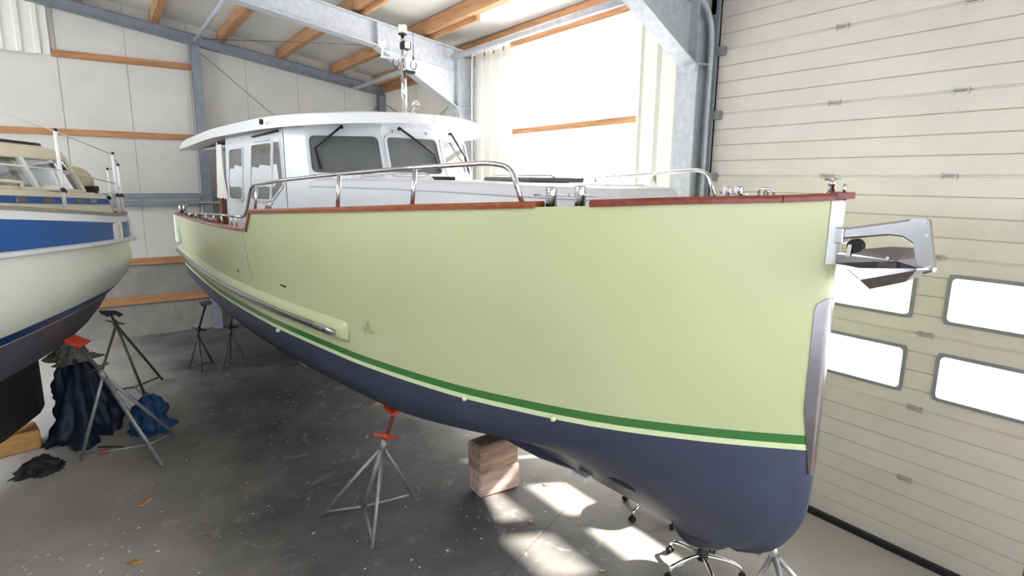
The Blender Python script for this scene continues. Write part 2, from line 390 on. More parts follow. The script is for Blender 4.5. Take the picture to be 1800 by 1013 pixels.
# left part of the wall behind the neighbouring boat and far left wall, front wall: all plain sheet with added unseen fill sheets
wl = MB()
for za, zb in ((0, 3.2), (5.0, 5.9)): wl.box(XL-0.1, XL, YF, YB, za, zb)
for ya, yb in ((YF, 4.2), (8.4, 8.9), (10.6, YB)): wl.box(XL-0.1, XL, ya, yb, 3.2, 5.0)
wlo = wl.build('wall_left', 'liner'); tag(wlo, 'white sheet wall behind the other boats', kind='structure')
for ya, yb in ((4.2, 8.4), (8.9, 10.6)):  # unseen emitters added to light the starboard hull
    MB().box(XL-0.06, XL-0.03, ya, yb, 3.2, 5.0).build('glow_sheet', 'fill_left', wlo)
wf = MB().box(XL, -7.0, YF-0.1, YF, 0, 6.6).box(4.6, 5.7, YF-0.1, YF, 0, 6.6).box(-7.0, 4.6, YF-0.1, YF, 4.6, 6.6).box(-7.0, 4.6, YF-0.1, YF, 0, 0.5)
wfo = wf.build('wall_front', 'liner'); tag(wfo, 'white sheet wall behind the viewer', kind='structure')
for k in range(6):  # emitters added behind the camera as fill
    MB().box(-7.0+k*1.933, -7.0+k*1.933+1.92, YF-0.07, YF-0.04, 0.5, 4.6).build('glow_sheet', 'fill_front', wfo)

# right wall
wr = MB().box(5.62, 5.72, 3.96, YB+0.1, 0, 1.0)
wr.box(5.62, 5.72, 7.62, YB+0.1, 1.0, 5.4).box(5.62, 5.72, 3.96, 4.86, 1.0, 5.4).box(5.62, 5.72, 4.86, 7.62, 5.12, 5.4)
wr.box(5.28, 5.72, YF, -1.3, 0, 1.0).box(5.28, 5.72, YF, -1.3, 5.0, 5.4).box(5.28, 5.72, YF, -4.9, 1.0, 5.0).box(5.28, 5.72, -1.6, -1.3, 1.0, 5.0).box(5.28, 5.5, -1.3, 3.96, 4.98, 5.4)
wro = wr.build('wall_right', 'liner'); tag(wro, 'right side wall with daylight sheets and white liner', kind='structure')
for k in range(5):
    y0 = 8.66+k*0.875
    MB().box(5.5, 5.6, y0+0.005, y0+0.87, 0, 5.25).build('panel', 'panel_white_y', wro)
MB().box(5.40, 5.5, 8.75, YB-0.15, 4.96, 5.1).build('girt_board', 'timber', wro)
MB().box(5.40, 5.5, 8.75, YB-0.15, 2.3, 2.42).build('girt_board', 'timber', wro)
for ya, yb in ((4.86, 5.78), (5.78, 6.70), (6.70, 7.62)):
    MB().box(5.52, 5.535, ya, yb, 1.0, 5.12).build('glow_sheet', 'backlit_right', wro)
for ya, yb in ((-4.9, -3.25), (-3.25, -1.6)):  # unseen sheets added to lift the floor, frame web and left boat
    MB().box(5.52, 5.535, ya, yb, 1.0, 5.0).build('glow_sheet', 'fill_near', wro)
MB().box(5.23, 5.29, 4.93, 7.46, 3.735, 3.815).build('girt_board', 'timber', wro)
MB().box(5.24, 5.34, 4.2, 8.4, 5.0, 5.11).build('girt_board', 'timber', wro)
MB().box(5.23, 5.29, 4.93, 7.46, 2.3, 2.38).build('girt_board', 'timber', wro)
corrugated('liner_sheet', 'liner', wro, 4.09, 4.88, 0.0, 4.98, lambda a, d, z: (5.205+d, a, z), 0.27, 0.045)
corrugated('liner_sheet', 'liner', wro, 7.5, 8.48, 0.0, 5.12, lambda a, d, z: (5.205+d, a, z), 0.27, 0.045)

# ------------------------------------------------------------------ steel frames
def frame(y, label, haunch=True):
    o = empty('steel_portal_frame', (4.9, y, 0)); tag(o, label, 'steel frame', 'steel portal frames')
    P = lambda x, z, t: (x-4.9, t, z)
    def pr(name, poly, t0, t1, m='galv'): MB().prism(poly, P, t0, t1).build(name, m, o, fix=True)
    pr('column_web', [(4.915, 0), (5.185, 0), (5.185, 5.0), (4.915, 5.0)], -0.006, 0.006)
    pr('column_flange', [(4.9, 0), (4.915, 0), (4.915, 4.19), (4.9, 4.19)], -0.12, 0.12)
    pr('column_flange', [(5.175, 0), (5.19, 0), (5.19, 5.0), (5.175, 5.0)], -0.12, 0.12)
    zt = lambda x: zr(x)+0.0
    pr('rafter_web', [(-2.2, zt(-2.2)-0.33), (4.915, zt(4.915)-0.33), (4.915, zt(4.915)-0.01), (-2.2, zt(-2.2)-0.01)], -0.005, 0.005)
    pr('rafter_flange', [(-2.2, zt(-2.2)-0.015), (5.2, zt(5.2)-0.015), (5.2, zt(5.2)), (-2.2, zt(-2.2))], -0.1, 0.1)
    pr('rafter_flange', [(-2.2, zt(-2.2)-0.345), (3.55, zt(3.55)-0.345), (3.55, zt(3.55)-0.33), (-2.2, zt(-2.2)-0.33)], -0.1, 0.1)
    pr('inner_flange', [(3.55, zt(3.55)-0.34), (4.915, zt(4.915)-0.34), (4.915, zt(4.915)-0.33), (3.55, zt(3.55)-0.33)], -0.05, 0.05)
    pr('haunch_web', [(3.55, zt(3.55)-0.34), (4.915, 4.20), (4.915, zt(4.915)-0.33)], -0.0045, 0.0045)
    pr('haunch_flange', [(3.55, zt(3.55)-0.36), (4.90, 4.185), (4.90, 4.205), (3.55, zt(3.55)-0.34)], -0.1, 0.1)
    pr('stiffener', [(3.55, zt(3.55)-0.33), (3.565, zt(3.55)-0.33), (3.565, zt(3.565)-0.015), (3.55, zt(3.55)-0.015)], -0.09, 0.09)
    pr('end_plate', [(4.89, 4.12), (4.90, 4.12), (4.90, 5.08), (4.89, 5.08)], -0.105, 0.105)
    pr('stiffener', [(4.916, 4.19), (5.174, 4.21), (5.174, 4.222), (4.916, 4.202)], -0.1, 0.1)
    # rafter beyond the ridge and far column
    pr('far_rafter', [(-9.4, zt(-9.4)-0.34), (-2.2, zt(-2.2)-0.34), (-2.2, zt(-2.2)), (-9.4, zt(-9.4))], -0.09, 0.09)
    pr('far_column', [(-9.4, 0), (-9.15, 0), (-9.15, zt(-9.15)-0.3), (-9.4, zt(-9.4)-0.3)], -0.1, 0.1)
    return o
frame(3.96, 'dark galvanised steel portal frame with haunch between bright wall and sectional door')
frame(8.6, 'pale galvanised steel portal frame crossing behind the yacht mast')
# gable frame on the back wall
g = empty('gable_frame', (1.7, 12.9, 0)); tag(g, 'grey steel gable beam with posts against the white back wall', 'steel frame')
G = lambda x, z, t: (x-1.7, t, z)
MB().prism([(-2.2, zr(-2.2)-0.12), (5.5, zr(5.5)-0.12), (5.5, zr(5.5)+0.06), (-2.2, zr(-2.2)+0.06)], G, -0.004, 0.004).build('beam_web', 'galv_dark', g, fix=True)
for dz in (-0.125, 0.055):
    MB().prism([(-2.2, zr(-2.2)+dz), (5.5, zr(5.5)+dz), (5.5, zr(5.5)+dz+0.012), (-2.2, zr(-2.2)+dz+0.012)], G, -0.07, 0.07).build('beam_flange', 'galv_dark', g, fix=True)
for x in (1.72, 5.42, -2.1):
    m = MB()
    m.prism([(x-0.08, 0), (x+0.08, 0), (x+0.08, zr(x)-0.12), (x-0.08, zr(x)-0.12)], G, -0.07, -0.06)
    m.prism([(x-0.08, 0), (x+0.08, 0), (x+0.08, zr(x)-0.12), (x-0.08, zr(x)-0.12)], G, 0.06, 0.07)
    m.prism([(x-0.005, 0), (x+0.005, 0), (x+0.005, zr(x)-0.12), (x-0.005, zr(x)-0.12)], G, -0.06, 0.06)
    m.build('post', 'galv_dark', g, fix=True)
for z in (2.55, 2.7):
    MB().box(-3.0, 3.6, -0.05, 0.05, z-0.035, z+0.035).build('rail', 'galv_dark', g)
# round struts
def strut(label, x, ya, yb, z, r=0.045):
    o = empty('tube_strut', (x, ya, z)); tag(o, label, 'strut', 'round steel struts under the roof')
    MB().tube([(0, 0.06, 0), (0, yb-ya-0.06, 0)], r, 12).build('tube', 'galv', o)
    for y in (0.0, yb-ya):
        MB().box(-0.05, 0.05, y-0.05 if y == 0 else y-0.08, y+0.08 if y == 0 else y+0.05, -0.006, 0.006).build('end_lug', 'galv', o)
strut('round steel strut running along the top of the bright wall', 4.75, 4.07, 8.49, 4.94)
strut('round steel strut behind the mast between pale frame and gable beam', 4.75, 8.72, 12.8, 4.98)
strut('round steel strut meeting the gable beam above its left post', 1.72, 8.72, 12.8, zr(1.72)-0.06, 0.035)
# bracing wires
def wire(label, pts, r=0.006):
    o = MB().tube(pts, r, 6).build('bracing_wire', 'wire'); tag(o, label, 'wire', 'thin steel bracing wires')
wire('thin diagonal bracing wire across the back wall right of the left post', [(1.8, 12.82, zr(1.8)-0.25), (5.3, 12.82, 2.4)])
wire('thin wire sloping up from the yacht roof towards the right gable post', [(4.3, 12.78, 3.6), (5.32, 12.78, 4.7)])
wire('thin roof bracing wire from gable beam towards the pale frame haunch', [(1.85, 12.75, zr(1.85)+0.0), (4.6, 8.75, zr(4.6)-0.02)])
wire('thin wire crossing the beige side panels above the yacht roof', [(5.44, 8.9, 4.75), (5.44, 12.8, 3.2)])
wire('thin wire rising across the side panels behind the yacht roof', [(5.48, 8.9, 3.3), (5.48, 12.8, 4.7)])
# white electric cable and conduit
o = MB().tube(smooth_path([(5.1, 8.42, 2.4), (5.1, 8.42, 4.8), (5.1, 8.36, 5.0), (4.98, 8.1, 5.0), (4.9, 7.4, 4.93), (4.86, 6.6, 4.99), (4.86, 5.8, 4.94), (4.86, 4.9, 4.99), (4.86, 4.1, 4.96)], 6), 0.012, 8).build('cable', 'white_plastic')
tag(o, 'white cable drooping under the tube strut along the bright wall', 'cable')

# ------------------------------------------------------------------ sectional door
SEC = 0.612; Z0 = 0.055; YJ, YE = 3.82, -1.28
PITCHY = 0.905
STI = [1.725+PITCHY*k for k in (-3, -2, -1, 0, 1, 2)]
WIN = [(a+0.115, a+PITCHY-0.105) for a in STI[:-1] if a > -1.3]+[(3.535+0.0, 3.535)]
WIN = [w_ for w_ in WIN if w_[1]-w_[0] > 0.3]
dr = MB().box(XD-0.03, XD+0.05, YE, YJ, 0.0, Z0-0.004).build('door_1', 'rubber'); tag(dr, 'tall grey sectional door with two rows of windows', kind='structure')
WZ = (0.118, 0.488)
slat_cache = {}
def slat(parent, ya, yb, za, zb, sec_z):
    if yb-ya < 0.01 or zb-za < 0.008: return
    key = (round(ya, 3), round(yb, 3), round(za, 3), round(zb, 3))
    if key not in slat_cache:
        m = MB(); e = 0.0055
        m.add([(XD, ya, za+e), (XD, yb, za+e), (XD, yb, zb-e), (XD, ya, zb-e), (XD+0.010, ya, za), (XD+0.010, yb, za), (XD+0.010, yb, zb), (XD+0.010, ya, zb)],
              [(0, 3, 2, 1), (0, 1, 5, 4), (2, 3, 7, 6), (4, 5, 6, 7), (1, 2, 6, 5), (0, 4, 7, 3)])
        me = bpy.data.meshes.new('slat'); me.from_pydata(m.v, [], m.f); me.materials.append(MATS['door_alu']); slat_cache[key] = me
    link('slat', slat_cache[key], parent, (0, 0, sec_z))
for k in range(8):
    z0 = Z0+k*SEC
    has = k in (2, 3)
    m = MB(); x0, x1 = XD+0.010, XD+0.042
    if not has: m.box(x0, x1, YE, YJ, 0, SEC)
    else:
        m.box(x0, x1, YE, YJ, 0, WZ[0]); m.box(x0, x1, YE, YJ, WZ[1], SEC)
        e = [YE]+[q for w_ in WIN for q in w_]+[YJ]
        for i in range(0, len(e), 2): m.box(x0, x1, e[i], e[i+1], WZ[0], WZ[1])
    sec = m.build('door_section', 'door_alu', dr); sec.location = (0, 0, z0)
    for q in range(4):
        za, zb = q*SEC/4, (q+1)*SEC/4
        if q == 0: za += 0.004
        if q == 3: zb -= 0.004
        if not has: slat(sec, YE, YJ, za, zb, 0)
        else:
            e = [YE]+[t for w_ in WIN for t in w_]+[YJ]
            for i in range(0, len(e), 2): slat(sec, e[i], e[i+1], za, zb, 0)
            for a, b in WIN:
                if za < WZ[0]: slat(sec, a, b, za, min(zb, WZ[0]), 0)
                if zb > WZ[1]: slat(sec, a, b, max(za, WZ[1]), zb, 0)
    if has:
        for a, b in WIN:
            pol = [(a+0.02, WZ[0]+0.02), (b-0.02, WZ[0]+0.02), (b-0.02, WZ[1]-0.02), (a+0.02, WZ[1]-0.02)]
            inner = round_poly(pol, 0.035); outer = round_poly(offset_poly(pol, 0.028), 0.05)
            m = MB(); f = lambda pp, x: [(x, p[0], p[1]) for p in pp]
            m.grid([f(outer, XD+0.05), f(outer, XD-0.012), f(inner, XD-0.012), f(inner, XD+0.05)], False, closed_u=True)
            wfm = m.build('window_frame', 'door_frame', sec, fix=True)
            MB().prism(offset_poly(inner, 0.003), lambda a_, b_, t: (t, a_, b_), XD+0.02, XD+0.026).build('pane', 'clear_pane', wfm, fix=True)
hm = MB()
for dy in (-0.045, 0.045): hm.box(XD-0.010, XD, dy-0.008, dy+0.008, -0.024, 0.024)
hm.box(XD-0.004, XD, -0.05, 0.05, 0.010, 0.022).box(XD-0.004, XD, -0.05, 0.05, -0.022, -0.010).tube([(XD-0.008, -0.05, 0), (XD-0.008, 0.05, 0)], 0.006, 6)
hme = None
for k in range(1, 8):
    for y in STI[:-1]:
        if hme is None:
            h_ = hm.build('hinge', 'hinge_zinc', dr); hme = h_.data; h_.location = (0, y, Z0+k*SEC)
        else: link('hinge', hme, dr, (0, y, Z0+k*SEC))
    # roller bracket at the edge
    MB().box(XD-0.05, XD, YJ-0.09, YJ-0.01, Z0+k*SEC-0.05, Z0+k*SEC+0.03).tube([(XD-0.035, YJ-0.05, Z0+k*SEC), (XD-0.035, YJ+0.06, Z0+k*SEC)], 0.012, 8).build('roller_bracket', 'door_frame', dr)
tm = MB().tube(fillet_path([(XD-0.06, YJ+0.05, 0.0), (XD-0.06, YJ+0.05, 4.75), (XD-0.9, YJ+0.05, 5.0)], 0.35, 6), 0.03, 8)
tm.build('track', 'galv', dr)
MB().box(XD-0.02, XD+0.02, YJ-0.005, YJ+0.11, 0, 4.9).build('track_angle', 'galv_dark', dr)
MB().box(XD-0.05, XD+0.03, YJ-0.005, YJ+0.03, 0, 4.9).build('side_seal', 'galv_dark', dr)
for z in (0.9, 1.9, 3.0, 4.0, 4.6):
    MB().box(XD-0.03, XD+0.0, YJ+0.02, YJ+0.14, z-0.09, z+0.09).build('track_bracket', 'galv', dr)
MB().box(XD-0.25, XD+0.1, YE, YJ+0.1, 5.0, 5.1).build('lintel', 'galv_dark', dr)

# ================================================================== GREEN MOTOR YACHT
# local axes: x forward, y port, z up; starboard lateral l = -y
TH = math.radians(4.0)
Y = empty('motor_yacht', (3.05, 4.4, 0), -PI/2+TH)
tag(Y, 'pale green motor yacht with white wheelhouse and dark blue underwater hull', 'yacht')
S_AFT = -7.4
lw_f = pchip([-7.4, -6.3, -3.5, -2, -1.63, -.6, -.25, .18, .62, .89, 1.13, 1.33, 1.54, 1.88, 2.35, 2.62, 2.80, 2.87],
             [1.42, 1.50, 1.62, 1.585, 1.56, 1.46, 1.42, 1.345, 1.25, 1.18, 1.10, 1.02, .935, .77, .46, .245, .085, .022])
lg_f = pchip([-7.4, -6.3, -3.5, -2, -.6, 0, .62, 1.13, 1.54, 1.88, 2.35, 2.62, 2.80, 2.87],
             [1.5, 1.58, 1.72, 1.69, 1.57, 1.5, 1.385, 1.225, 1.06, .865, .51, .27, .095, .022])
za_f = pchip([-7.4, -6.5, -4.66, -3.17, -2.24], [2.40, 2.42, 2.45, 2.48, 2.50])
zf_f = pchip([-2.06, -1.2, .04, .64, 1.12, 1.58, 1.87, 2.27, 2.68, 2.87], [2.70, 2.745, 2.81, 2.845, 2.87, 2.895, 2.91, 2.935, 2.955, 2.97])
def zg_f(s):
    if s <= -2.24: return za_f(s)
    if s >= -2.06: return zf_f(s)
    t = (s+2.24)/0.18; return 2.50*(1-t)+2.70*t
zc_f = pchip([-7.4, 0, 1, 2, 2.87], [1.15, 1.16, 1.24, 1.34, 1.40])
zk_f = pchip([-7.4, -4, 0, 1.2, 2.0, 2.87], [0.95, 0.82, 0.69, 0.67, 0.66, 0.66])
stem_f = pchip([0.62, 0.655, 0.70, 0.80, 0.92, 1.12, 1.40, 3.2], [2.33, 2.45, 2.57, 2.70, 2.785, 2.855, 2.87, 2.87])
SS = sorted(set([round(x, 4) for x in list(np.linspace(S_AFT, -2.24, 18))+[-2.24, -2.06]+list(np.linspace(-2.06, 2.0, 26))+list(np.linspace(2.05, 2.87, 14))]))
UU = [(s-S_AFT)/(2.87-S_AFT) for s in SS]
def topside(s, z):
    t = min(max((z-1.53)/(zg_f(s)-1.53), 0), 1.2); return lw_f(s)+(lg_f(s)-lw_f(s))*t**1.25
def mirror_grid(rows, name, m, parent=None, stem=True, transom=True, smooth=True, solid=None):
    """rows of (s,l,z) starboard; builds both sides"""
    mb = MB()
    sb_ = [[(s, -l, z) for s, l, z in r] for r in rows]; pt = [[(s, l, z) for s, l, z in r] for r in rows]
    mb.grid(sb_, smooth); mb.grid(pt, smooth, True)
    if stem: mb.grid([[a[-1], b[-1]] for a, b in zip(sb_, pt)], smooth)
    if transom: mb.grid([[a[0], b[0]] for a, b in zip(sb_, pt)], False, True)
    return mb.build(name, m, parent or Y, fix=True, weld=True)
def row_z(zfun): return [(s, topside(s, zfun(s)), zfun(s)) for s in SS]
N = 8
rows = [row_z(lambda s, t=t: zg_f(s)*(1-t)+1.62*t) for t in np.linspace(0, 1, N)]
hull = mirror_grid(rows, 'topsides', 'green'); tag(hull, 'glossy pale green hull side')
band_d = [[(s, l+0.002, z) for s, l, z in row_z(lambda s, z=z: z)] for z in (1.62, 1.566)]
tag(mirror_grid(band_d, 'boot_stripe', 'green_dark'), 'dark green stripe above the waterline')
band_l = [[(s, l+0.001, z) for s, l, z in row_z(lambda s, z=z: z)] for z in (1.566, 1.53)]
mirror_grid(band_l, 'pinstripe', 'stripe_light')
# underwater body
def under_row(t):
    """t=0 waterline, 1 chine, 2 keel root"""
    out = []
    for u in UU:
        s0 = S_AFT+(2.87-S_AFT)*u
        lw = lw_f(s0); lc = max(lw*0.89, 0.02) if s0 < 2.6 else lw*0.89
        if t <= 1:
            zz = 1.53+(zc_f(s0)-1.53)*t; l = lw+(lc-lw)*t*t
        else:
            q = t-1; zz = zc_f(s0)+(zk_f(s0)-zc_f(s0))*q
            fin = min(max((s0-0.3)/2.2, 0), 1)              # the bow is more rounded, the aft body flat vee
            l = lc+(0.075-lc)*q
            l += lc*float(np.interp(s0, [-4, 0, 1.0, 1.6, 2.3, 2.9], [0, -0.12, -0.17, -0.02, 0.14, 0.16]))*math.sin(PI*q)
            l = max(min(l, lc if lc > 0.075 else 0.075), 0.0)
            if lc < 0.075: l = lc+(0.02-lc)*q
        zend = 1.53+(1.40-1.53)*t if t <= 1 else 1.40+(0.66-1.40)*(t-1)
        se = stem_f(zend)
        s = S_AFT+(se-S_AFT)*u
        out.append((s, l, zz))
    return out
rows = [under_row(t) for t in (0, 0.5, 1.0)]+[under_row(1+q) for q in np.linspace(0.06, 1, 12)]
bot = mirror_grid(rows, 'underwater_hull', 'antifoul'); tag(bot, 'dark blue antifouled underwater hull')
# closing strip at the keel root
r_ = under_row(2.0); MB().grid([[(s, -l, z) for s, l, z in r_], [(s, l, z) for s, l, z in r_]]).build('keel_root', 'antifoul', Y)
# ballast keel
kb = pchip([-6.6, -0.2, 0.35, 0.7, 1.0, 1.3, 1.7], [0.553, 0.553, 0.553, 0.57, 0.62, 0.65, 0.67])
krow = []
ks = list(np.linspace(-6.6, 1.7, 30))
for s in ks:
    th = 0.075 if s < 0.6 else 0.075*(1-(s-0.6)/1.3)
    zt = zk_f(s)+0.03; zb = kb(s); c = min(0.03, th*0.5)
    krow.append([(s, -th, zt), (s, -th, zb+c), (s, -th+c, zb), (s, th-c, zb), (s, th, zb+c), (s, th, zt)])
km = MB(); km.grid(krow, False); km.add(krow[0], [(0, 1, 2, 3, 4, 5)]); km.add(krow[-1], [(5, 4, 3, 2, 1, 0)])
km.build('keel', 'antifoul', Y, fix=True)
# rudder and propeller at the stern
MB().hexa([(-6.9, -.03, .6), (-6.55, -.03, .6), (-6.55, .03, .6), (-6.9, .03, .6), (-7.0, -.03, 1.0), (-6.55, -.03, 1.0), (-6.55, .03, 1.0), (-7.0, .03, 1.0)]).build('rudder', 'antifoul', Y)
# bow thruster tunnel, anode, drain
def hull_pt(u, t):
    a = Vector(under_pt(u, t)); b = Vector(under_pt(u+0.01, t)); c = Vector(under_pt(u, t+0.03)); n = (b-a).cross(c-a).normalized()
    if n.y > 0: n = -n
    return a, n
def under_pt(u, t):
    global UU
    keep = UU; UU = [u]; r = under_row(t)[0]; UU = keep
    return (r[0], -r[1], r[2])
pt_, nn = hull_pt(0.898, 1.56)
Mx = nn.to_track_quat('Z', 'Y').to_matrix()
MB().lathe([(0.085, 0.0), (0.10, 0.004), (0.102, 0.006), (0.088, 0.006), (0.086, -0.01), (0.04, -0.02)], pt_, 22, Mx).build('thruster_tunnel', 'antifoul', Y)
MB().lathe([(0.08, 0.0), (0.083, 0.0075), (0.02, 0.0076)], pt_, 20, Mx).build('thruster_grille', 'black', Y)
MB().cbox(1.12, 1.27, -0.21, -0.12, 0.685, 0.73, 0.008).build('anode', 'white_plastic', Y)
for s in (0.98, 1.62):
    l = topside(s, 1.54); MB().lathe([(0.018, 0), (0.018, 0.02), (0.01, 0.025)], (s, -l, 1.535), 10, Vector((0, -1, 0)).to_track_quat('Z', 'Y').to_matrix()).build('skin_fitting', 'stripe_light', Y)
l = topside(-1.75, 1.52); MB().lathe([(0.02, 0), (0.02, 0.03), (0.01, 0.035)], (-1.75, -l, 1.52), 10, Vector((0, -1, 0)).to_track_quat('Z', 'Y').to_matrix()).build('skin_fitting', 'white_plastic', Y)

# inside of the bulwark and deck
def inner(s, d=0.05): return max(min(lg_f(s)-d, topside(s, 2.0 if s < -2.2 else 2.5)-0.03), 0.005)
sd_ = [s for s in SS if s < 2.8]
mb = MB()
for sg in (-1, 1):
    mb.grid([[(s, sg*inner(s), zg_f(s)-0.005) for s in sd_], [(s, sg*inner(s), (2.55 if s > -2.2 else 2.05)) for s in sd_]], True, sg > 0)
mb.build('bulwark_lining', 'gel_grey', Y)
MB().grid([[(s, -inner(s), (2.56 if s > -2.2 else 2.06)) for s in sd_], [(s, inner(s), (2.56 if s > -2.2 else 2.06)) for s in sd_]], False).build('deck', 'deck_grey', Y)

# cap rails: varnished strips along the sheer
def cap(s0, s1, m, w_out=0.018, w_in=0.085, th=0.034, n=16, name='cap_rail', side=-1, slope=0.0):
    mb = MB(); rows = []
    for s in np.linspace(s0, s1, n):
        z = zg_f(s)+0.001; lo = lg_f(s)+w_out; li = max(lg_f(s)-w_in, 0.0)
        if s > 2.6: li = max(li, 0)
        rows.append([(s, side*lo, z-0.008), (s, side*(lo+0.004), z+th*0.5), (s, side*(lo-0.008), z+th), (s, side*(li+0.006), z+th), (s, side*li, z+th*0.5), (s, side*li, z-0.008)])
    mb.grid(rows, False, closed_u=True); mb.add(rows[0], [tuple(range(6))]); mb.add(rows[-1], [tuple(range(6))])
    return mb.build(name, m, Y, fix=True)
for sg in (-1, 1):
    cap(-2.05, 0.05, 'mahogany', side=sg); cap(0.055, 1.56, 'mahogany', side=sg)
    cap(1.86, 2.66, 'mahogany_red', side=sg); cap(2.664, 2.855, 'mahogany_red', side=sg)
    cap(-7.38, -4.0, 'mahogany', side=sg, th=0.026, w_out=0.014); cap(-3.995, -2.22, 'mahogany', side=sg, th=0.026, w_out=0.014)
    # sloping piece at the step
    a = (-2.23, sg*(lg_f(-2.2)-0.03), 2.50); b = (-2.05, sg*(lg_f(-2.05)-0.03), 2.715)
    MB().bar(a, b, 0.10, 0.03, (-1, 0, 1)).build('cap_rail', 'mahogany', Y)
MB().cbox(2.83, 2.905, -0.055, 0.055, 2.965, 3.008, 0.006).build('stem_cap', 'mahogany_red', Y)
# stem facing: white upper plate and polished band
def stem_strip(z0, z1, wfun, name, m, off, n=14):
    mb = MB(); rows = []
    for z in np.linspace(z0, z1, n):
        wd = wfun(z); prof = []
        ss_ = [2.87-wd*k/4 for k in range(4, -1, -1)]
        for s in ss_: prof.append((s, -(topside(s, z) if z > 1.53 else lw_f(s)*0.97)-off, z))
        prof.append((2.87+off, 0, z))
        for s in ss_[::-1]: prof.append((s, (topside(s, z) if z > 1.53 else lw_f(s)*0.97)+off, z))
        rows.append(prof)
    mb.grid(rows, True); return mb.build(name, m, Y)
stem_strip(2.96, 2.62, lambda z: 0.035, 'stem_plate', 'gel_white', 0.006)
stem_strip(2.43, 1.38, lambda z: (0.055*math.sqrt(max(1-((z-2.36)/0.07)**2, 0.05)) if z > 2.36 else (0.055 if z > 1.78 else max(0.055*(z-1.30)/0.48, 0.005))), 'stem_band', 'polished_dark', 0.006, 30)

# moulded green fender ledge with steel strip, starboard and port
def lz(s): return topside(s, 1.80)
for sg in (-1, 1):
    rows = []; cs = list(np.linspace(-7.55, -0.42, 34))+[-0.38, -0.34, -0.31]
    for i, s in enumerate(cs):
        k = 1.0 if s < -0.5 else max(math.sqrt(max(1-((s+0.5)/0.19)**2, 0)), 0.03)
        sx = max(s, S_AFT); l = lz(sx); d = 0.06*k
        rows.append([(s, sg*(l-0.03), 1.895), (s, sg*(l+0.004*k), 1.875), (s, sg*(l+d*0.75), 1.835), (s, sg*(l+d), 1.815), (s, sg*(l+d), 1.73), (s, sg*(l+d*0.7), 1.715), (s, sg*(l-0.03), 1.69)])
    mb = MB(); mb.grid(rows, True, sg > 0); mb.build('fender_ledge', 'green', Y)
    pts = [(s, sg*(lz(max(s, S_AFT))+0.064), 1.772) for s in np.linspace(-7.5, -0.52, 30)]
    st = MB().tube(pts+[(-0.42, sg*(lz(-0.42)+0.058), 1.772)], [0.032]*30+[0.022], 10).build('fender_strip', 'steel', Y)
    MB().tube(pts[-2:]+[(-0.46, sg*(lz(-.46)+0.062), 1.772)], [0.034, 0.035, 0.02], 10).build('strip_end', 'chrome', st)
# stern platform and transom details
MB().cbox(-7.62, -7.38, -1.42, 1.42, 1.70, 1.92, 0.03).build('stern_platform', 'green', Y)
for sg in (-1, 1):
    MB().cbox(-7.44, -7.36, sg*1.50-0.03, sg*1.50+0.03, 1.92, 2.40, 0.012).build('corner_strip', 'white_plastic', Y)
# hull side marks
for s, z, a in ((-1.5, 2.02, 0.07), (-2.85, 2.0, 0.03)):
    l = topside(s, z); MB().cbox(s-a, s+a, -l-0.006, -l+0.02, z-0.008, z+0.008, 0.002).build('vent_slot', 'black', Y)
rows = [[(s, -topside(s, z)-0.003, z) for s in (-2.42, -2.39)] for z in np.linspace(2.46, 1.98, 8)]
MB().grid(rows).build('hull_seam', 'stripe_light', Y)
# scuff on the hull side
rg = random.Random(4); mb = MB()
for k in range(26):
    s = -0.03+rg.gauss(0, 0.045); z = 1.88+rg.gauss(0, 0.035); a = rg.uniform(0.008, 0.022)
    l0, l1 = topside(s, z)+0.0015, topside(s+0.02, z)+0.0015
    mb.add([(s, -l0, z-a), (s+0.005, -l0, z-a), (s+0.006, -l0, z+a), (s+0.002, -l0, z+a)], [(0, 1, 2, 3)])
tag(mb.build('scuff_mark', mat('scuff', (150, 152, 112), 0.7), Y), 'small dark scuff on the green hull side', kind='stuff')

# ---- low trunk cabin on the foredeck
def trunk_plan(d, s_end):
    base = [(-2.5, 1.08), (-1.5, 1.02), (-0.5, 0.95), (0.3, 0.86), (0.9, 0.74), (1.3, 0.60), (1.5, 0.48), (1.6, 0.33), (1.65, 0.15)]
    return [(s if s < 1.2 else 1.2+(s-1.2)*(s_end-1.2)/0.45, max(l-d, 0.05)) for s, l in base]
rows = []
for z, d, se in ((2.5, -0.03, 1.68), (2.955, 0.0, 1.65), (2.965, -0.012, 1.66), (2.975, 0.0, 1.65), (3.025, 0.03, 1.62), (3.042, 0.06, 1.58), (3.05, 0.12, 1.5)):
    h = trunk_plan(d, se); zz = lambda s: z-(0.04*max(s, 0)/1.6 if z > 2.9 else 0)
    rows.append([(s, -l, zz(s)) for s, l in h]+[(s, l, zz(s)) for s, l in h[::-1]])
mb = MB(); mb.grid(rows, False, True); mb.add(rows[-1], [tuple(range(len(rows[-1])))])
tag(mb.build('trunk_cabin', 'gel_grey', Y, fix=True), 'low white trunk cabin on the foredeck')
tc_ = bpy.data.objects['trunk_cabin']
MB().cbox(0.05, 0.65, -0.32, 0.32, 3.035, 3.075, 0.012).build('deck_hatch', 'glass_dark', Y)
MB().cbox(1.02, 1.38, -0.22, 0.22, 3.0, 3.03, 0.012).build('deck_hatch', 'gel_white', Y)
for sg in (-1, 1):   # low grab rails on the cabin top
    MB().tube(fillet_path([(-1.3, sg*0.82, 3.04), (-1.3, sg*0.82, 3.10), (-0.2, sg*0.74, 3.10), (-0.1, sg*0.73, 3.03)], 0.06), 0.012, 8).build('grab_rail', 'chrome', Y)
MB().cbox(-1.75, -1.35, -0.93, -0.80, 3.04, 3.08, 0.012).build('cabin_vent', 'gel_white', Y)
MB().cbox(-0.45, -0.22, -0.55, -0.42, 3.04, 3.075, 0.01).build('cabin_vent', 'black', Y)

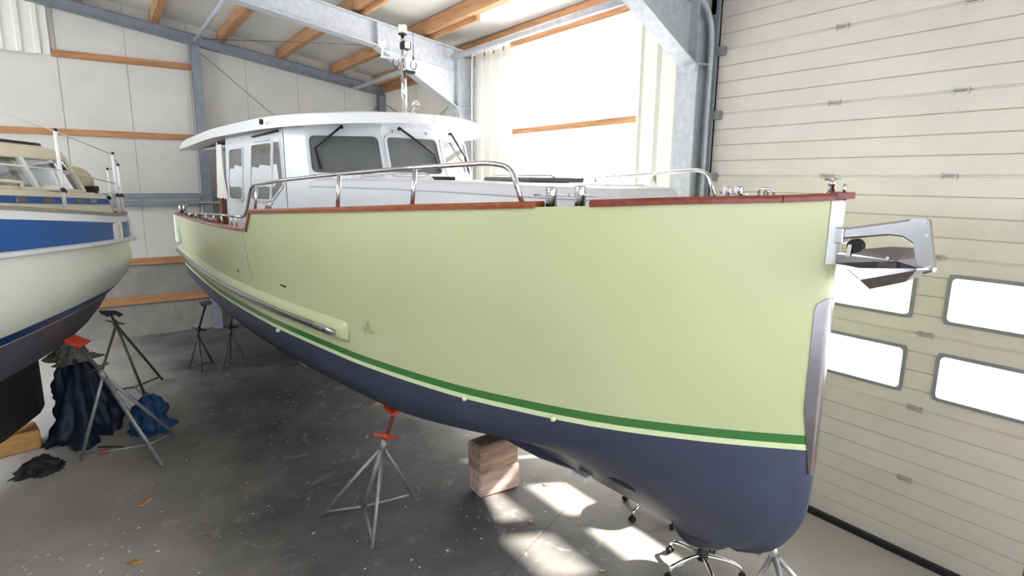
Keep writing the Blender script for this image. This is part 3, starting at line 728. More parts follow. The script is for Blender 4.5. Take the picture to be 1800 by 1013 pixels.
# ---- wheelhouse
ZB, ZT = 3.03, 3.585
PB = [(-5.0, 1.21), (-2.36, 1.21), (-2.08, 1.06), (-1.60, 0.37), (-1.60, 0.0)]   # base plan (s,l)
PT = [(-5.0, 1.17), (-2.50, 1.17), (-2.25, 1.03), (-1.80, 0.355), (-1.80, 0.0)]
def loop(P_, z): return [(s, -l, z) for s, l in P_]+[(s, l, z) for s, l in P_[-2::-1]]
wh = MB(); wrows = [loop(PB, 2.35), loop(PB, ZB), loop(PT, ZT), loop([(s, l-0.02) if l else (s, 0) for s, l in PT], ZT+0.05)]
wh.grid(wrows, False)
wh.add([wrows[i][k] for k in (0, -1) for i in range(4)], [(0, 1, 5, 4), (1, 2, 6, 5), (2, 3, 7, 6)])
wheel = wh.build('wheelhouse', 'gel_white', Y, fix=True)
def facet(b0, b1, t0, t1):
    b0, b1, t0, t1 = map(Vector, (b0, b1, t0, t1)); nrm = (b1-b0).cross(t0-b0).normalized()
    def f(u, v, h):
        p = (b0*(1-u)+b1*u)*(1-v)+(t0*(1-u)+t1*u)*v; return p+nrm*h
    return f, (b1-b0).length, (t0-b0).length, nrm
def facet_window(Pi, Pj, u0, u1, v0, v1, **kw):
    (sb0, lb0), (sb1, lb1) = PB_[Pi], PB_[Pj]; (st0, lt0), (st1, lt1) = PT_[Pi], PT_[Pj]
    f, W_, H_, nrm = facet((sb0, -lb0, ZB), (sb1, -lb1, ZB), (st0, -lt0, ZT), (st1, -lt1, ZT))
    pol = [(u0*W_, v0*H_), (u1*W_, v0*H_), (u1*W_, v1*H_), (u0*W_, v1*H_)]
    return window_set(pol, lambda a, b, h: f(a/W_, b/H_, h), Y, **kw), f
PB_ = PB[:-1]+[(s, -l) for s, l in PB[-2::-1]]; PT_ = PT[:-1]+[(s, -l) for s, l in PT[-2::-1]]
# indexes: 2-3 starboard pane, 3-4 centre, 4-5 port
w1, f1 = facet_window(2, 3, 0.05, 0.95, 0.13, 0.84, r=0.07, fw_=0.03, out_=0.022, frame='gel_grey', name='windscreen_frame')
w2, f2 = facet_window(3, 4, 0.06, 0.94, 0.13, 0.84, r=0.07, fw_=0.03, out_=0.022, frame='gel_grey', name='windscreen_frame')
w3, f3 = facet_window(4, 5, 0.05, 0.95, 0.13, 0.84, r=0.07, fw_=0.03, out_=0.022, frame='gel_grey', name='windscreen_frame')
def wiper(f, u0, v0, u1, v1, u2, v2):
    m = MB(); m.tube([f(u0, v0, 0.02), f(u0, v0, 0.05)], 0.018, 8)
    m.tube([f(u0, v0, 0.05), f(u1, v1, 0.045)], 0.013, 6)
    o = m.build('wiper', 'black', Y); MB().bar(f(u1-0.12*0-(u2-u1)*0.0, v1, 0.035), f(u2, v2, 0.025), 0.02, 0.02).build('wiper_blade', 'black', o)
wiper(f1, 0.50, 1.0, 0.12, 0.58, 0.16, 0.20)
wiper(f2, 0.30, 1.0, 0.84, 0.52, 0.90, 0.20)
wiper(f3, 0.40, 1.0, 0.80, 0.52, 0.86, 0.20)
for a, b in ((0.2, 0.94), (0.8, 0.94)):
    MB().lathe([(0.012, 0), (0.012, 0.03)], f2(a, b, 0.0), 8).build('hinge_knob', 'steel', Y)
# side windows (starboard and port)
LS = 1.205
for sg in (-1, 1):
    def side3(a, b, h, sg=sg):
        l = 1.21-(0.04*max(b-ZB, 0)/(ZT-ZB)); return (a, sg*(l+h), b)
    window_set([(-4.78, 2.76), (-4.12, 2.76), (-4.06, 3.42), (-4.72, 3.42)], side3, Y, 0.03, 0.07, name='side_window', frame='gel_grey', pane='glass_dark', out_=0.02)
    window_set([(-3.72, 2.78), (-2.93, 2.80), (-2.85, 3.44), (-3.64, 3.44)], side3, Y, 0.028, 0.06, name='side_window', frame='gel_grey', pane='glass_dark', out_=0.02)
    window_set([(-2.87, 2.80), (-2.46, 2.97), (-2.46, 3.05), (-2.59, 3.445), (-2.79, 3.445)], side3, Y, 0.022, 0.03, name='quarter_window', pane='glass_dark')
    MB().bar(side3(-2.90, 2.78, 0.012), side3(-2.815, 3.46, 0.012), 0.02, 0.03, (0, 1, 0)).build('mullion', 'white_plastic', Y)
    # door outline seams and slide rail above
    MB().bar(side3(-2.36, 2.5, 0.003), side3(-2.37, 3.03, 0.003), 0.008, 0.008, (0, 1, 0)).build('door_seam', 'door_frame', Y)
    MB().bar(side3(-2.37, 3.03, 0.003), side3(-2.50, 3.56, 0.003), 0.008, 0.008, (0, 1, 0)).build('door_seam', 'door_frame', Y)
    MB().tube([side3(-3.6, 3.545, 0.02), side3(-2.62, 3.565, 0.02)], 0.012, 8).build('slide_rail', 'black', Y)
    MB().cbox(-3.55, -2.95, sg*1.185-0.012 if sg < 0 else sg*1.18-0.012, sg*1.185+0.012, 3.475, 3.50, 0.004).build('drip_rail', 'gel_grey', Y)
    # wooden corner post and hanging curtain at the aft end
    MB().cbox(-5.32, -5.25, sg*1.20-0.035, sg*1.20+0.035, 2.10, 3.56, 0.008).build('corner_post', 'mahogany_red', Y)
    rows = []
    for j in range(15):
        z = 3.50-j*0.75/14; k = 0.5+0.5*(j/14)
        rows.append([(-5.12-0.30*k*(q/24-0.5)*1.5, sg*(1.23+0.045*k*math.sin(q*1.25+0.4*math.sin(j*0.3))), z-0.01*math.sin(q*0.9)) for q in range(25)])
    MB().grid(rows, True).build('curtain', 'curtain', Y)
# ---- roof with long aft overhang
rb_f = pchip([-7.7, -6.5, -4.7, -3.4, -2.3, -1.2], [3.49, 3.535, 3.585, 3.58, 3.57, 3.57])
hw_f = pchip([-7.7, -7.5, -7.2, -2.95, -2.6, -2.2, -1.95, -1.7, -1.5, -1.35, -1.28, -1.255], [1.27, 1.33, 1.36, 1.36, 1.33, 1.23, 1.10, 0.90, 0.66, 0.40, 0.18, 0.02])
def hw(s): return hw_f(s)
rs = list(np.linspace(-7.7, -2.95, 20))+list(np.linspace(-2.8, -1.5, 14))+[-1.45, -1.4, -1.36, -1.33, -1.305, -1.285, -1.27, -1.26, -1.255]
def roof_rows(top):
    out = []
    for s in rs:
        h = hw(s); row = []
        edge = min(1.0, 1.0)
        th = 0.13*(1 if s > -6.8 else max((s+7.7)/0.9, 0.10))
        fr = 1 if s < -2.6 else max(1-((s+2.6)/1.35)**1.5*0.62, 0.3)
        for q in np.linspace(-1, 1, 25):
            l = h*q; z = rb_f(s)
            if top:
                z += th*fr+0.10*(1-(abs(l)/1.37)**2.2)*(1 if s > -6.8 else max((s+7.7)/0.9, 0.2)); 
                if abs(q) > 0.99: z -= 0.012
            else:
                z += 0.05*(1-(abs(l)/1.37)**2)+ (0.015 if abs(q) < 0.97 else 0)
            row.append((s, l, z))
        out.append(row)
    return out
T, B_ = roof_rows(True), roof_rows(False)
mb = MB(); mb.grid(T, True); mb.grid(B_, True, True)
for side in (0, -1): mb.grid([[r[side] for r in T], [r[side] for r in B_]], True, side == 0)
mb.grid([T[0], B_[0]], False, True); mb.grid([T[-1], B_[-1]], True)
roof = mb.build('roof', 'gel_white', Y, fix=True); tag(roof, 'white cambered wheelhouse roof overhanging the cockpit')
MB().cbox(-7.3, -5.05, -1.0, 1.0, 3.50, 3.545, 0.01).build('headliner', 'gel_grey', Y)
MB().lathe([(0.03, 0), (0.03, 0.03), (0.015, 0.035)], (-2.55, -1.365, 3.64), 12, Vector((0, -1, 0)).to_track_quat('Z', 'Y').to_matrix()).build('side_light', 'black', Y)
# mast with aerials
RT = 3.80
ms = MB().tube([(-1.9, 0, RT-0.05), (-1.9, 0, 4.36)], 0.033, 14).tube([(-1.9, 0, 4.36), (-1.9, 0, 4.66)], 0.022, 12).build('mast', 'chrome', Y)
MB().tube([(-1.9, -0.27, 4.36), (-1.9, 0.27, 4.36)], 0.014, 8).build('crosstree', 'white_plastic', ms)
MB().lathe([(0.045, 0), (0.048, 0.02), (0.048, 0.06), (0.045, 0.085)], (-1.9, 0, 4.64), 14).build('masthead_light', 'white_plastic', ms)
MB().lathe([(0.05, 0), (0.05, 0.008)], (-1.9, 0, 4.625), 14).build('light_base', 'black', ms)
MB().cbox(-1.90, -1.80, -0.045, 0.055, 4.46, 4.545, 0.012).build('steaming_light', 'black', ms)
MB().lathe([(0.03, 0), (0.035, 0.02), (0.035, 0.055), (0.03, 0.07)], (-1.81, 0.0, 4.467), 12).build('lamp_lens', 'white_plastic', ms)
MB().lathe([(0.012, 0), (0.012, 0.08), (0.03, 0.10), (0.043, 0.14), (0.043, 0.165), (0.02, 0.19)], (-1.9, -0.255, 4.36), 14).build('antenna_mushroom', 'white_plastic', ms)
for l, h in ((-0.15, 0.10), (-0.08, 0.06), (0.25, 0.06)):
    MB().lathe([(0.01, 0), (0.013, h*0.5), (0.008, h)], (-1.9, l, 4.37), 10).build('aerial_stub', 'white_plastic', ms)
MB().lathe([(0.0095, 0), (0.0095, 0.05), (0.004, 0.06), (0.0025, 0.33)], (-1.9, 0.13, 4.36), 8).build('whip_aerial', 'black', ms)
MB().lathe([(0.05, 0), (0.055, 0.015), (0.045, 0.035), (0.01, 0.045)], (-1.9, 0.03, 4.37), 14).build('gps_dome', 'white_plastic', ms)
MB().cbox(-1.89, -1.80, -0.02, 0.10, 4.21, 4.24, 0.006).build('lamp_bar', 'black', ms)
for l in (-0.12, 0.10):
    MB().tube(smooth_path([(-1.89, l, 4.36), (-1.89, l-0.015, 4.30), (-1.89, l+0.03, 4.27), (-1.89, l+0.06, 4.31), (-1.89, l+0.05, 4.36)], 5), 0.005, 6).build('cable_loop', 'black', ms)
hornM = Vector((0.93, -0.25, 0.25)).to_track_quat('Z', 'Y').to_matrix()
hn = MB().lathe([(0.018, 0), (0.012, 0.03), (0.014, 0.16), (0.022, 0.20), (0.045, 0.235), (0.047, 0.24), (0.036, 0.236), (0.016, 0.20)], (-1.93, 0.10, RT+0.01), 16, hornM).build('horn', 'chrome', Y)
MB().lathe([(0.035, 0), (0.035, 0.015), (0.018, 0.03)], (-1.9, 0.10, RT-0.02), 12).build('horn_base', 'chrome', hn)
MB().lathe([(0.05, 0), (0.05, 0.012), (0.034, 0.03)], (-1.9, 0, RT-0.03), 16).build('mast_base', 'chrome', ms)

# ---- handrails
for sg in (-1, 1):
    A = [(-2.52, sg*1.655, 2.63), (-2.36, sg*1.65, 2.66), (-2.17, sg*1.63, 2.965), (-1.31, sg*1.57, 3.03), (-.35, sg*1.48, 3.08), (.58, sg*1.33, 3.125), (1.22, sg*1.13, 3.155), (1.36, sg*1.07, 3.13), (1.46, sg*1.055, 2.90)]
    rail = MB().tube(fillet_path(A, 0.09, 6), 0.0165, 12).build('hand_rail', 'chrome', Y)
    for s in (-2.02, -0.3, 0.62):
        # rail height by interpolation
        z = float(np.interp(s, [p[0] for p in A[2:7]], [p[2] for p in A[2:7]])); l = float(np.interp(s, [p[0] for p in A[2:7]], [abs(p[1]) for p in A[2:7]]))
        MB().tube([(s, sg*(lg_f(s)-0.04), zg_f(s)+0.02), (s, sg*l, z)], 0.016, 10).build('rail_post', 'chrome', rail)
    aft = [(-6.3, sg*1.54, 2.44), (-6.28, sg*1.54, 2.50), (-5.9, sg*1.56, 2.52), (-4.6, sg*1.62, 2.555), (-3.6, sg*1.66, 2.60), (-2.5, sg*1.655, 2.63)]
    ar = MB().tube(fillet_path(aft, 0.05, 4), 0.014, 10).build('cockpit_rail', 'chrome', Y)
    for s in (-5.2, -4.4, -3.85, -3.4, -2.95, -2.75):
        l = float(np.interp(s, [p[0] for p in aft[2:]], [abs(p[1]) for p in aft[2:]])); z = float(np.interp(s, [p[0] for p in aft[2:]], [p[2] for p in aft[2:]]))
        MB().tube([(s, sg*l, zg_f(s)+0.02), (s, sg*l, z)], 0.010, 8).build('rail_post', 'chrome', ar)
# mooring posts with cross pins in the gap of the cap rail
for sg in (-1, 1):
    for s, l in ((1.615, 0.965), (1.765, 0.875)):
        bo = MB().lathe([(0.034, 0), (0.034, 0.115), (0.030, 0.124), (0.012, 0.127)], (s, sg*l, zg_f(s)-0.005), 16).build('mooring_post', 'chrome', Y)
        MB().tube([(s-0.095, sg*(l+0.055), 2.965), (s+0.095, sg*(l-0.055), 2.965)], 0.0065, 8).build('cross_pin', 'chrome', bo)
        MB().box(s-0.006, s+0.006, sg*l-0.036, sg*l+0.036, zg_f(s)+0.02, 3.005).build('slot', 'steel', bo)
for s, z in ((-1.62, 2.745), (-5.6, 2.46)):       # cleats on the starboard rail
    l = lg_f(s)-0.03; c = MB(); c.lathe([(0.022, 0), (0.018, 0.05), (0.02, 0.06)], (s-0.04, -l, zg_f(s)+0.02), 10); c.lathe([(0.022, 0), (0.018, 0.05), (0.02, 0.06)], (s+0.04, -l, zg_f(s)+0.02), 10)
    c.tube([(s-0.13, -l, zg_f(s)+0.085), (s+0.13, -l, zg_f(s)+0.085)], [0.010, 0.010], 8); c.build('cleat', 'chrome', Y)
# stern rail and cockpit bench seen over the quarter
MB().tube(fillet_path([(-7.3, -1.35, 2.42), (-7.3, -1.35, 2.58), (-7.3, 0.9, 2.58), (-7.3, 0.9, 2.42)], 0.08), 0.014, 8).build('stern_rail', 'chrome', Y)
MB().tube(fillet_path([(-6.7, -1.25, 2.2), (-6.7, -1.25, 2.62), (-5.6, -1.15, 2.66), (-5.6, -1.15, 2.2)], 0.1), 0.016, 8).build('cockpit_rail', 'steel', Y)
for l in (-1.44, -1.38): MB().lathe([(0.03, 0), (0.03, 0.16), (0.02, 0.17)], (-7.25, l, 2.40), 10).build('stern_post', 'chrome', Y)
MB().cbox(-6.6, -5.5, -1.28, -0.8, 2.06, 2.42, 0.03).build('cockpit_bench', 'mahogany', Y)
MB().cbox(-5.05, -4.98, -1.16, 1.16, 2.06, 3.56, 0.01).build('aft_bulkhead', 'gel_white', Y)
# foredeck fittings above the rail
for s in (2.25, 2.34):
    l = 0.32 if s < 2.3 else 0.22
    MB().tube(fillet_path([(s-0.03, l, 2.95), (s-0.03, l, 3.012), (s+0.03, l, 3.012), (s+0.03, l, 2.95)], 0.012, 3), 0.008, 8).build('fairlead', 'chrome', Y)
m = MB().lathe([(0.018, 0), (0.014, 0.05), (0.022, 0.055), (0.022, 0.085)], (2.79, 0.03, 2.985), 12); m.tube([(2.76, 0.0, 2.985), (2.79, 0.03, 3.04)], 0.006, 6); m.tube([(2.75, 0.03, 3.075), (2.83, 0.03, 3.075)], 0.008, 8)
m.build('bow_light', 'chrome', Y)
MB().lathe([(0.008, 0), (0.008, 0.05)], (2.865, 0.0, 3.0), 8).build('bow_pin', 'chrome', Y)

# ---- bow roller fixed to the stem, anchor stowed in it
Pc = lambda a, b, t: (a, -t, b)
arm = [(2.862, 2.81), (3.098, 2.861), (3.207, 2.885), (3.27, 2.888), (3.30, 2.74), (3.321, 2.637), (3.27, 2.614), (3.262, 2.66), (3.243, 2.718), (3.208, 2.767), (3.169, 2.790), (3.106, 2.793), (2.862, 2.753)]
br = MB()
br.prism(arm, Pc, -0.028, 0.028)
arm_o = br.build('bow_bracket', 'steel', Y, fix=True); tag(arm_o, 'polished steel bracket holding the anchor at the stem')
bv = arm_o.modifiers.new('bevel', 'BEVEL'); bv.width = 0.010; bv.segments = 2
plate = round_poly([(3.19, 2.885), (3.273, 2.893), (3.325, 2.649), (3.262, 2.620)], 0.02)
MB().prism(plate, Pc, 0.029, 0.036).build('end_plate', 'steel', arm_o, fix=True)
for a, b in ((3.262, 2.874), (3.275, 2.81), (3.305, 2.66)):
    MB().lathe([(0.008, 0), (0.007, 0.006)], (a, -0.036, b), 8, Vector((0, -1, 0)).to_track_quat('Z', 'Y').to_matrix()).build('bolt', 'chrome', arm_o)
MB().cbox(2.85, 2.90, -0.04, 0.04, 2.735, 2.82, 0.006).build('stem_bracket', 'steel', arm_o)
Rm = Vector((0, -1, 0)).to_track_quat('Z', 'Y').to_matrix()
MB().lathe([(0.036, -0.03), (0.040, -0.02), (0.028, 0), (0.040, 0.02), (0.036, 0.03)], (2.955, 0, 2.725), 18, Rm).build('roller', 'rubber', arm_o)
MB().prism(round_poly([(2.925, 2.67), (2.945, 2.67), (2.95, 2.735), (2.93, 2.735)], 0.008), Pc, 0.034, 0.040).build('roller_cheek', 'chrome', arm_o, fix=True)
AN = empty('anchor', (3.05, 4.4, 0), -PI/2+TH); tag(AN, 'polished stainless plough anchor hanging at the yacht bow', 'anchor')
low = [(2.858, 2.675), (2.894, 2.689), (3.0, 2.715), (3.118, 2.738), (3.217, 2.742), (3.265, 2.705), (3.282, 2.64), (3.21, 2.602), (3.05, 2.606), (2.862, 2.625)]
m = MB(); n_ = len(low)
# faceted shank: a thin web swelling to a ridge on both sides
cen = (3.17, 2.675)
for sg in (1, -1):
    rim = [(a, -sg*0.022, b) for a, b in low]; rid = (cen[0], -sg*0.062, cen[1])
    o_ = len(m.v); m.v += rim+[rid]; m.f += [(o_+i, o_+(i+1) % n_, o_+n_) for i in range(n_)]; m.sm += [False]*n_
o0 = 0; o1 = n_+1; m.f += [(o0+i, o0+(i+1) % n_, o1+(i+1) % n_, o1+i) for i in range(n_)]; m.sm += [False]*n_
m.build('shank', 'polished_dark', AN, fix=True)
tip = Vector((3.045, 0, 2.505)); heel = Vector((3.325, 0, 2.645)); mid = Vector((3.20, 0, 2.565))
for sg in (1, -1):
    m = MB(); wA = Vector((2.965, -sg*0.11, 2.61)); wB = Vector((3.27, -sg*0.10, 2.645)); wM = Vector((3.03, -sg*0.115, 2.565))
    P8 = [tip, mid, heel, wB, wA, wM]; off = Vector((0, 0, 0.008))
    vs_ = [p for p in P8]+[p+off for p in P8]
    m.add(vs_, [(0, 1, 2, 3, 4, 5)[::-1], (6, 7, 8, 9, 10, 11)]+[(i, (i+1) % 6, 6+(i+1) % 6, 6+i) for i in range(6)]); m.build('fluke', 'polished_dark', AN, fix=True)
MB().cbox(3.07, 3.15, -0.085, -0.045, 2.598, 2.615, 0.004).build('fluke_lug', 'chrome', AN)
MB().lathe([(0.010, 0), (0.008, 0.012)], (3.13, -0.055, 2.685), 8, Rm).build('pin', 'chrome', AN)
off = Vector((3.1, 0, 2.5)); AN.location = Vector((3.05, 4.4, 0))+Matrix.Rotation(-PI/2+TH, 3, 'Z') @ off
for c in AN.children: c.location = -off

# ================================================================== BLUE AND WHITE BOAT
PH = math.radians(-115)
Q = empty('sailing_boat', (-0.9, 8.4, 0), PH)
tag(Q, 'white and blue cabin boat with grey underwater hull standing on the left', 'boat')
# local x forward (towards the viewer's left), y port (visible side)
hb = pchip([-1.22, -1.10, -0.9, -0.5, 0.2, 1.2, 2.4, 4.0, 5.5, 7.0, 8.2, 8.8], [0.0, 0.50, 0.82, 1.05, 1.2, 1.32, 1.38, 1.36, 1.2, 0.8, 0.3, 0.02])
def xs2(): return [-1.22, -1.215, -1.2, -1.17, -1.12, -1.05, -0.96, -0.84, -0.66, -0.45, -0.2, 0.05, 0.4, 0.8, 1.3, 2.0, 2.8, 3.6, 4.5, 5.5, 6.4, 7.2, 7.9, 8.4, 8.8]
zd2 = lambda x: 2.60+0.085*x if x > 0 else 2.60+0.03*x
def row2(sc_, zf, xst, xbow=8.8, dl=0.0):
    out = []
    for x in xs2():
        t = (x+1.22)/10.02; xs_ = xst-0.22; xx = xs_+(xbow-xs_)*t
        out.append((xx, max(hb(x)*sc_+ (dl if hb(x) > 0.05 else 0), 0), zf(xx)))
    return out
def both(rows, name, m, parent=Q):
    mb = MB(); mb.grid(rows, True); mb.grid([[(x, -y, z) for x, y, z in r] for r in rows], True, True)
    return mb.build(name, m, parent, fix=True, weld=True)
zrub = lambda x: 2.335+0.052*max(x, -1)
both([row2(0.975, lambda x: zd2(x), -1.0), row2(0.98, lambda x: zd2(x)-0.07, -1.0)], 'bulwark_band', 'gel_white')
tag(both([row2(0.98, lambda x: zd2(x)-0.07, -1.0), row2(0.98, lambda x: zrub(x)+0.02, -1.0)], 'blue_strake', 'hull_blue'), 'blue band below the deck edge')
both([row2(0.97, lambda x: zrub(x)+0.022, -0.98), row2(1.0, lambda x: zrub(x)+0.012, -1.03, dl=0.035), row2(1.0, lambda x: zrub(x)-0.022, -1.03, dl=0.035), row2(0.975, lambda x: zrub(x)-0.035, -0.985)], 'rubbing_strake', 'gel_white')
tag(both([row2(0.975, lambda x: zrub(x)-0.03, -0.985), row2(0.99, lambda x: 2.1, -0.97), row2(0.965, lambda x: 1.92, -0.90), row2(0.90, lambda x: 1.80, -0.78)], 'topsides', 'hull_white'), 'off-white hull side')
both([row2(0.902, lambda x: 1.80, -0.78), row2(0.835, lambda x: 1.70, -0.64)], 'boot_stripe', 'boot_blue')
both([row2(0.837, lambda x: 1.70, -0.64), row2(0.82, lambda x: 1.68, -0.62)], 'pinstripe', 'gel_white')
tag(both([row2(0.82, lambda x: 1.68, -0.62), row2(0.77, lambda x: 1.54, -0.52), row2(0.69, lambda x: 1.38, -0.36), row2(0.56, lambda x: 1.22, -0.15, 8.5), row2(0.36, lambda x: 1.08, 0.05, 8.0), row2(0.12, lambda x: 0.96, 0.2, 7.5), row2(0.0, lambda x: 0.94, 0.25, 7.5)], 'underwater_hull', 'antifoul_grey'), 'dark grey underwater hull')
# keel and rudder
km = MB(); kr = []
for x, t, zb, zt in ((-0.22, 0.02, 0.30, 1.2), (-0.05, 0.06, 0.26, 1.2), (0.6, 0.11, 0.24, 1.2), (2.0, 0.14, 0.24, 1.2), (4.0, 0.12, 0.24, 1.2), (5.2, 0.03, 0.5, 1.2)):
    kr.append([(x, -t, zt), (x, -t, zb+0.04), (x, 0, zb), (x, t, zb+0.04), (x, t, zt)])
km.grid(kr, True); km.add(kr[0], [(0, 1, 2, 3, 4)]); km.add(kr[-1], [(4, 3, 2, 1, 0)]); km.build('keel', 'keel_black', Q, fix=True)
# deck, coaming, cabin
rim = row2(0.975, lambda x: zd2(x), -1.0)
MB().grid([[(x, y, z-0.02) for x, y, z in rim], [(x, -y, z-0.02) for x, y, z in rim]], False).build('deck', 'weathered_teak', Q, fix=True)
both([[(x, y+0.004, z-0.0) for x, y, z in rim], [(x, y+0.006, z+0.035) for x, y, z in rim], [(x, max(y-0.07, 0), z+0.038) for x, y, z in rim], [(x, max(y-0.07, 0), z-0.02) for x, y, z in rim]], 'toe_rail', 'weathered_teak')
def cabin(xs, yb, yt, zb, ztf, name, m):
    n = 7
    rows = []
    for x in xs:
        r = [(x, yb, zb(x)), (x, yb, zb(x)+0.02)]
        for k in range(n+1):
            a = k/n*PI/2; r.append((x, yt*math.cos(a*0.0)+ (yb-yt)*0-(yt*0.0), 0))
        rows.append(r)
    return rows
# coachroof (low, cream) and wheelhouse with rounded aft end
def plan2(x0, x1, hw_, n=10):
    """half plan from aft centre round to forward: list of (x,y)"""
    out = []
    for k in range(n+1):
        a = k/n*PI/2; out.append((x0+0.45*(1-math.cos(a)), hw_*math.sin(a)**0.75))
    out += [(x0+0.45+(x1-x0-0.45)*k/6, hw_) for k in range(1, 7)]
    return out
def shell(levels, name, m):
    """levels: (z(x), plan list)"""
    rows = []
    for zf, pl in levels:
        rows.append([(x, y, zf(x)) for x, y in pl]+[])
    mb = MB(); mb.grid(rows, True); mb.grid([[(x, -y, z) for x, y, z in r] for r in rows], True, True)
    top = rows[-1]; mb.grid([top, [(x, -y, z) for x, y, z in top]], True)
    return mb.build(name, m, Q, fix=True, weld=True)
shell([(lambda x: zd2(x)-0.03, plan2(-0.72, 5.8, 0.98)), (lambda x: 2.84+0.05*x, plan2(-0.64, 5.7, 0.93)), (lambda x: 2.86+0.05*x, plan2(-0.60, 5.65, 0.88)), (lambda x: 2.87+0.05*x, plan2(-0.50, 5.6, 0.8))], 'coachroof', 'cream')
# blue stripe with small ports along the coachroof
pl = plan2(-0.66, 5.7, 0.945)
pp = [p for p in pl if p[1] > 0.75]
for sg in (1, -1):
    MB().grid([[(x, sg*(y+0.012), 2.735+0.05*x) for x, y in pp], [(x, sg*(y+0.004), 2.80+0.05*x) for x, y in pp]], True, sg < 0).build('cabin_stripe', 'hull_blue', Q)
    for x in (0.1, 0.35, 0.9, 1.3):
        MB().cbox(x-0.08, x+0.08, sg*0.952-0.012, sg*0.952+0.012, 2.742+0.05*x, 2.795+0.05*x, 0.006).build('cabin_port', 'glass_dark', Q)
# wheelhouse: pillars, tinted panes, dark-edged roof
wp = lambda x0, x1, h_: plan2(x0, x1, h_)
za, zb_ = (lambda x: 2.87+0.05*x), (lambda x: 3.22+0.012*x)
A_ = wp(-0.42, 3.2, 0.80); B2 = wp(-0.22, 3.1, 0.74)
def on_wall(k, t, h=0.0, sg=1):
    i = int(k); f = k-i; i2 = min(i+1, len(A_)-1)
    ax = A_[i][0]*(1-f)+A_[i2][0]*f; ay = A_[i][1]*(1-f)+A_[i2][1]*f; bx = B2[i][0]*(1-f)+B2[i2][0]*f; by = B2[i][1]*(1-f)+B2[i2][1]*f
    x = ax+(bx-ax)*t; y = ay+(by-ay)*t; z = za(ax)+(zb_(bx)-za(ax))*t
    return (x-h*0.3, sg*(y+h), z)
for sg in (1, -1):
    for k in (0.0, 4.0, 8.0, 11.4, 12.7, 14.0, 16.0):
        MB().bar(on_wall(k, 0, 0.006, sg), on_wall(k, 1, 0.006, sg), 0.05, 0.035, (0, 1, 0)).build('window_pillar', 'gel_white' if k > 8 else 'cream', Q)
    for ka, kb_ in ((0.0, 4.0), (4.0, 8.0), (8.0, 11.4), (11.4, 12.7), (12.7, 14.0), (14.0, 16.0)):
        ks_ = np.linspace(ka+0.12, kb_-0.12, 7)
        MB().grid([[on_wall(k, t, 0, sg) for k in ks_] for t in (0.08, 0.95)], True, sg < 0).build('window_pane', 'tinted_pane', Q)
    MB().tube([on_wall(k, 0.02, 0.01, sg) for k in np.linspace(0, 16, 40)], 0.018, 6).build('sill', 'cream', Q)
    MB().tube([on_wall(k, 0.98, 0.01, sg) for k in np.linspace(0, 16, 40)], 0.018, 6).build('head_rail', 'cream', Q)
shell([(zb_, wp(-0.24, 3.15, 0.77)), (lambda x: zb_(x)+0.07, wp(-0.20, 3.1, 0.74)), (lambda x: zb_(x)+0.13, wp(-0.02, 3.0, 0.62)), (lambda x: zb_(x)+0.17, wp(0.2, 2.9, 0.42))], 'wheelhouse_roof', 'cream')
for sg in (1, -1):
    MB().tube([(x-0.0, sg*(y), zb_(x)+0.135) for x, y in wp(-0.02, 3.0, 0.63)], 0.016, 6).build('roof_edge', 'black', Q)
MB().cbox(0.4, 1.6, -0.3, 0.3, 2.93, 3.1, 0.04).build('helm_console', 'cream', Q)
# grab rail and vent dome on the coachroof side
MB().tube(fillet_path([(1.1, 0.86, 2.93), (1.1, 0.86, 2.985), (2.6, 0.86, 3.06), (2.6, 0.86, 3.0)], 0.04), 0.016, 8).build('grab_rail', 'cream', Q)
MB().lathe([(0.10, 0), (0.105, 0.02), (0.09, 0.05), (0.03, 0.06)], (0.62, 0.84, 2.90), 16).build('vent_dome', 'white_plastic', Q)
# portlights in the blue strake
for x, dx in ((0.10, 0.085), (-0.74, 0.07)):
    y = hb(x)*0.98; y2 = hb(x-0.08)*0.98; y1 = hb(x+0.08)*0.98
    tdir = Vector((0.16, y1-y2, 0)).normalized(); nrm = Vector((-tdir.y, tdir.x, 0)); c = Vector((x, y+0.004, 2.43))
    if nrm.y < 0: nrm = -nrm
    window_set([(-dx, -0.075), (dx, -0.075), (dx, 0.085), (-dx, 0.085)], lambda a, b, h, c=c, t=tdir, n=nrm: c+t*a+Vector((0, 0, b))+n*(h*1.8), Q, 0.026, 0.03, name='portlight', frame='white_plastic', pane='cream', out_=0.014)
# stanchions and lifelines on the visible side
stn = [(0.86, 1.07, 3.46), (-0.30, 1.03, 3.29), (-0.74, 0.88, 3.17), (2.4, 1.24, 3.6)]
so = []
for x, y, zt in stn:
    zb2 = zd2(x)+0.02
    so.append(MB().tube([(x, y, zb2), (x, y, zt)], [0.018, 0.0165], 10).build('stanchion', 'white_plastic', Q))
    MB().lathe([(0.015, 0), (0.02, 0.01), (0.012, 0.03)], (x, y, zt), 8).build('stanchion_cap', 'black', so[-1])
    MB().tube([(x-0.05, y-0.01, zb2+0.2), (x+0.03, y+0.015, zb2+0.22)], 0.022, 8).build('clamp', 'black', so[-1])
st4 = MB().tube([(-1.07, 0.62, 2.58), (-1.05, 0.62, 3.12)], 0.014, 8).build('stanchion', 'white_plastic', Q); MB().lathe([(0.015, 0), (0.012, 0.03)], (-1.05, 0.62, 3.12), 8).build('stanchion_cap', 'black', st4)
MB().tube([(stn[3][0], stn[3][1], 3.60), (0.86, 1.07, 3.46), (-0.30, 1.03, 3.29)], 0.006, 6).build('lifeline', 'rope', Q)
MB().tube([(stn[3][0], stn[3][1], 3.15), (0.86, 1.07, 3.10), (-0.30, 1.03, 2.96)], 0.007, 6).build('lifeline', 'rope', Q)
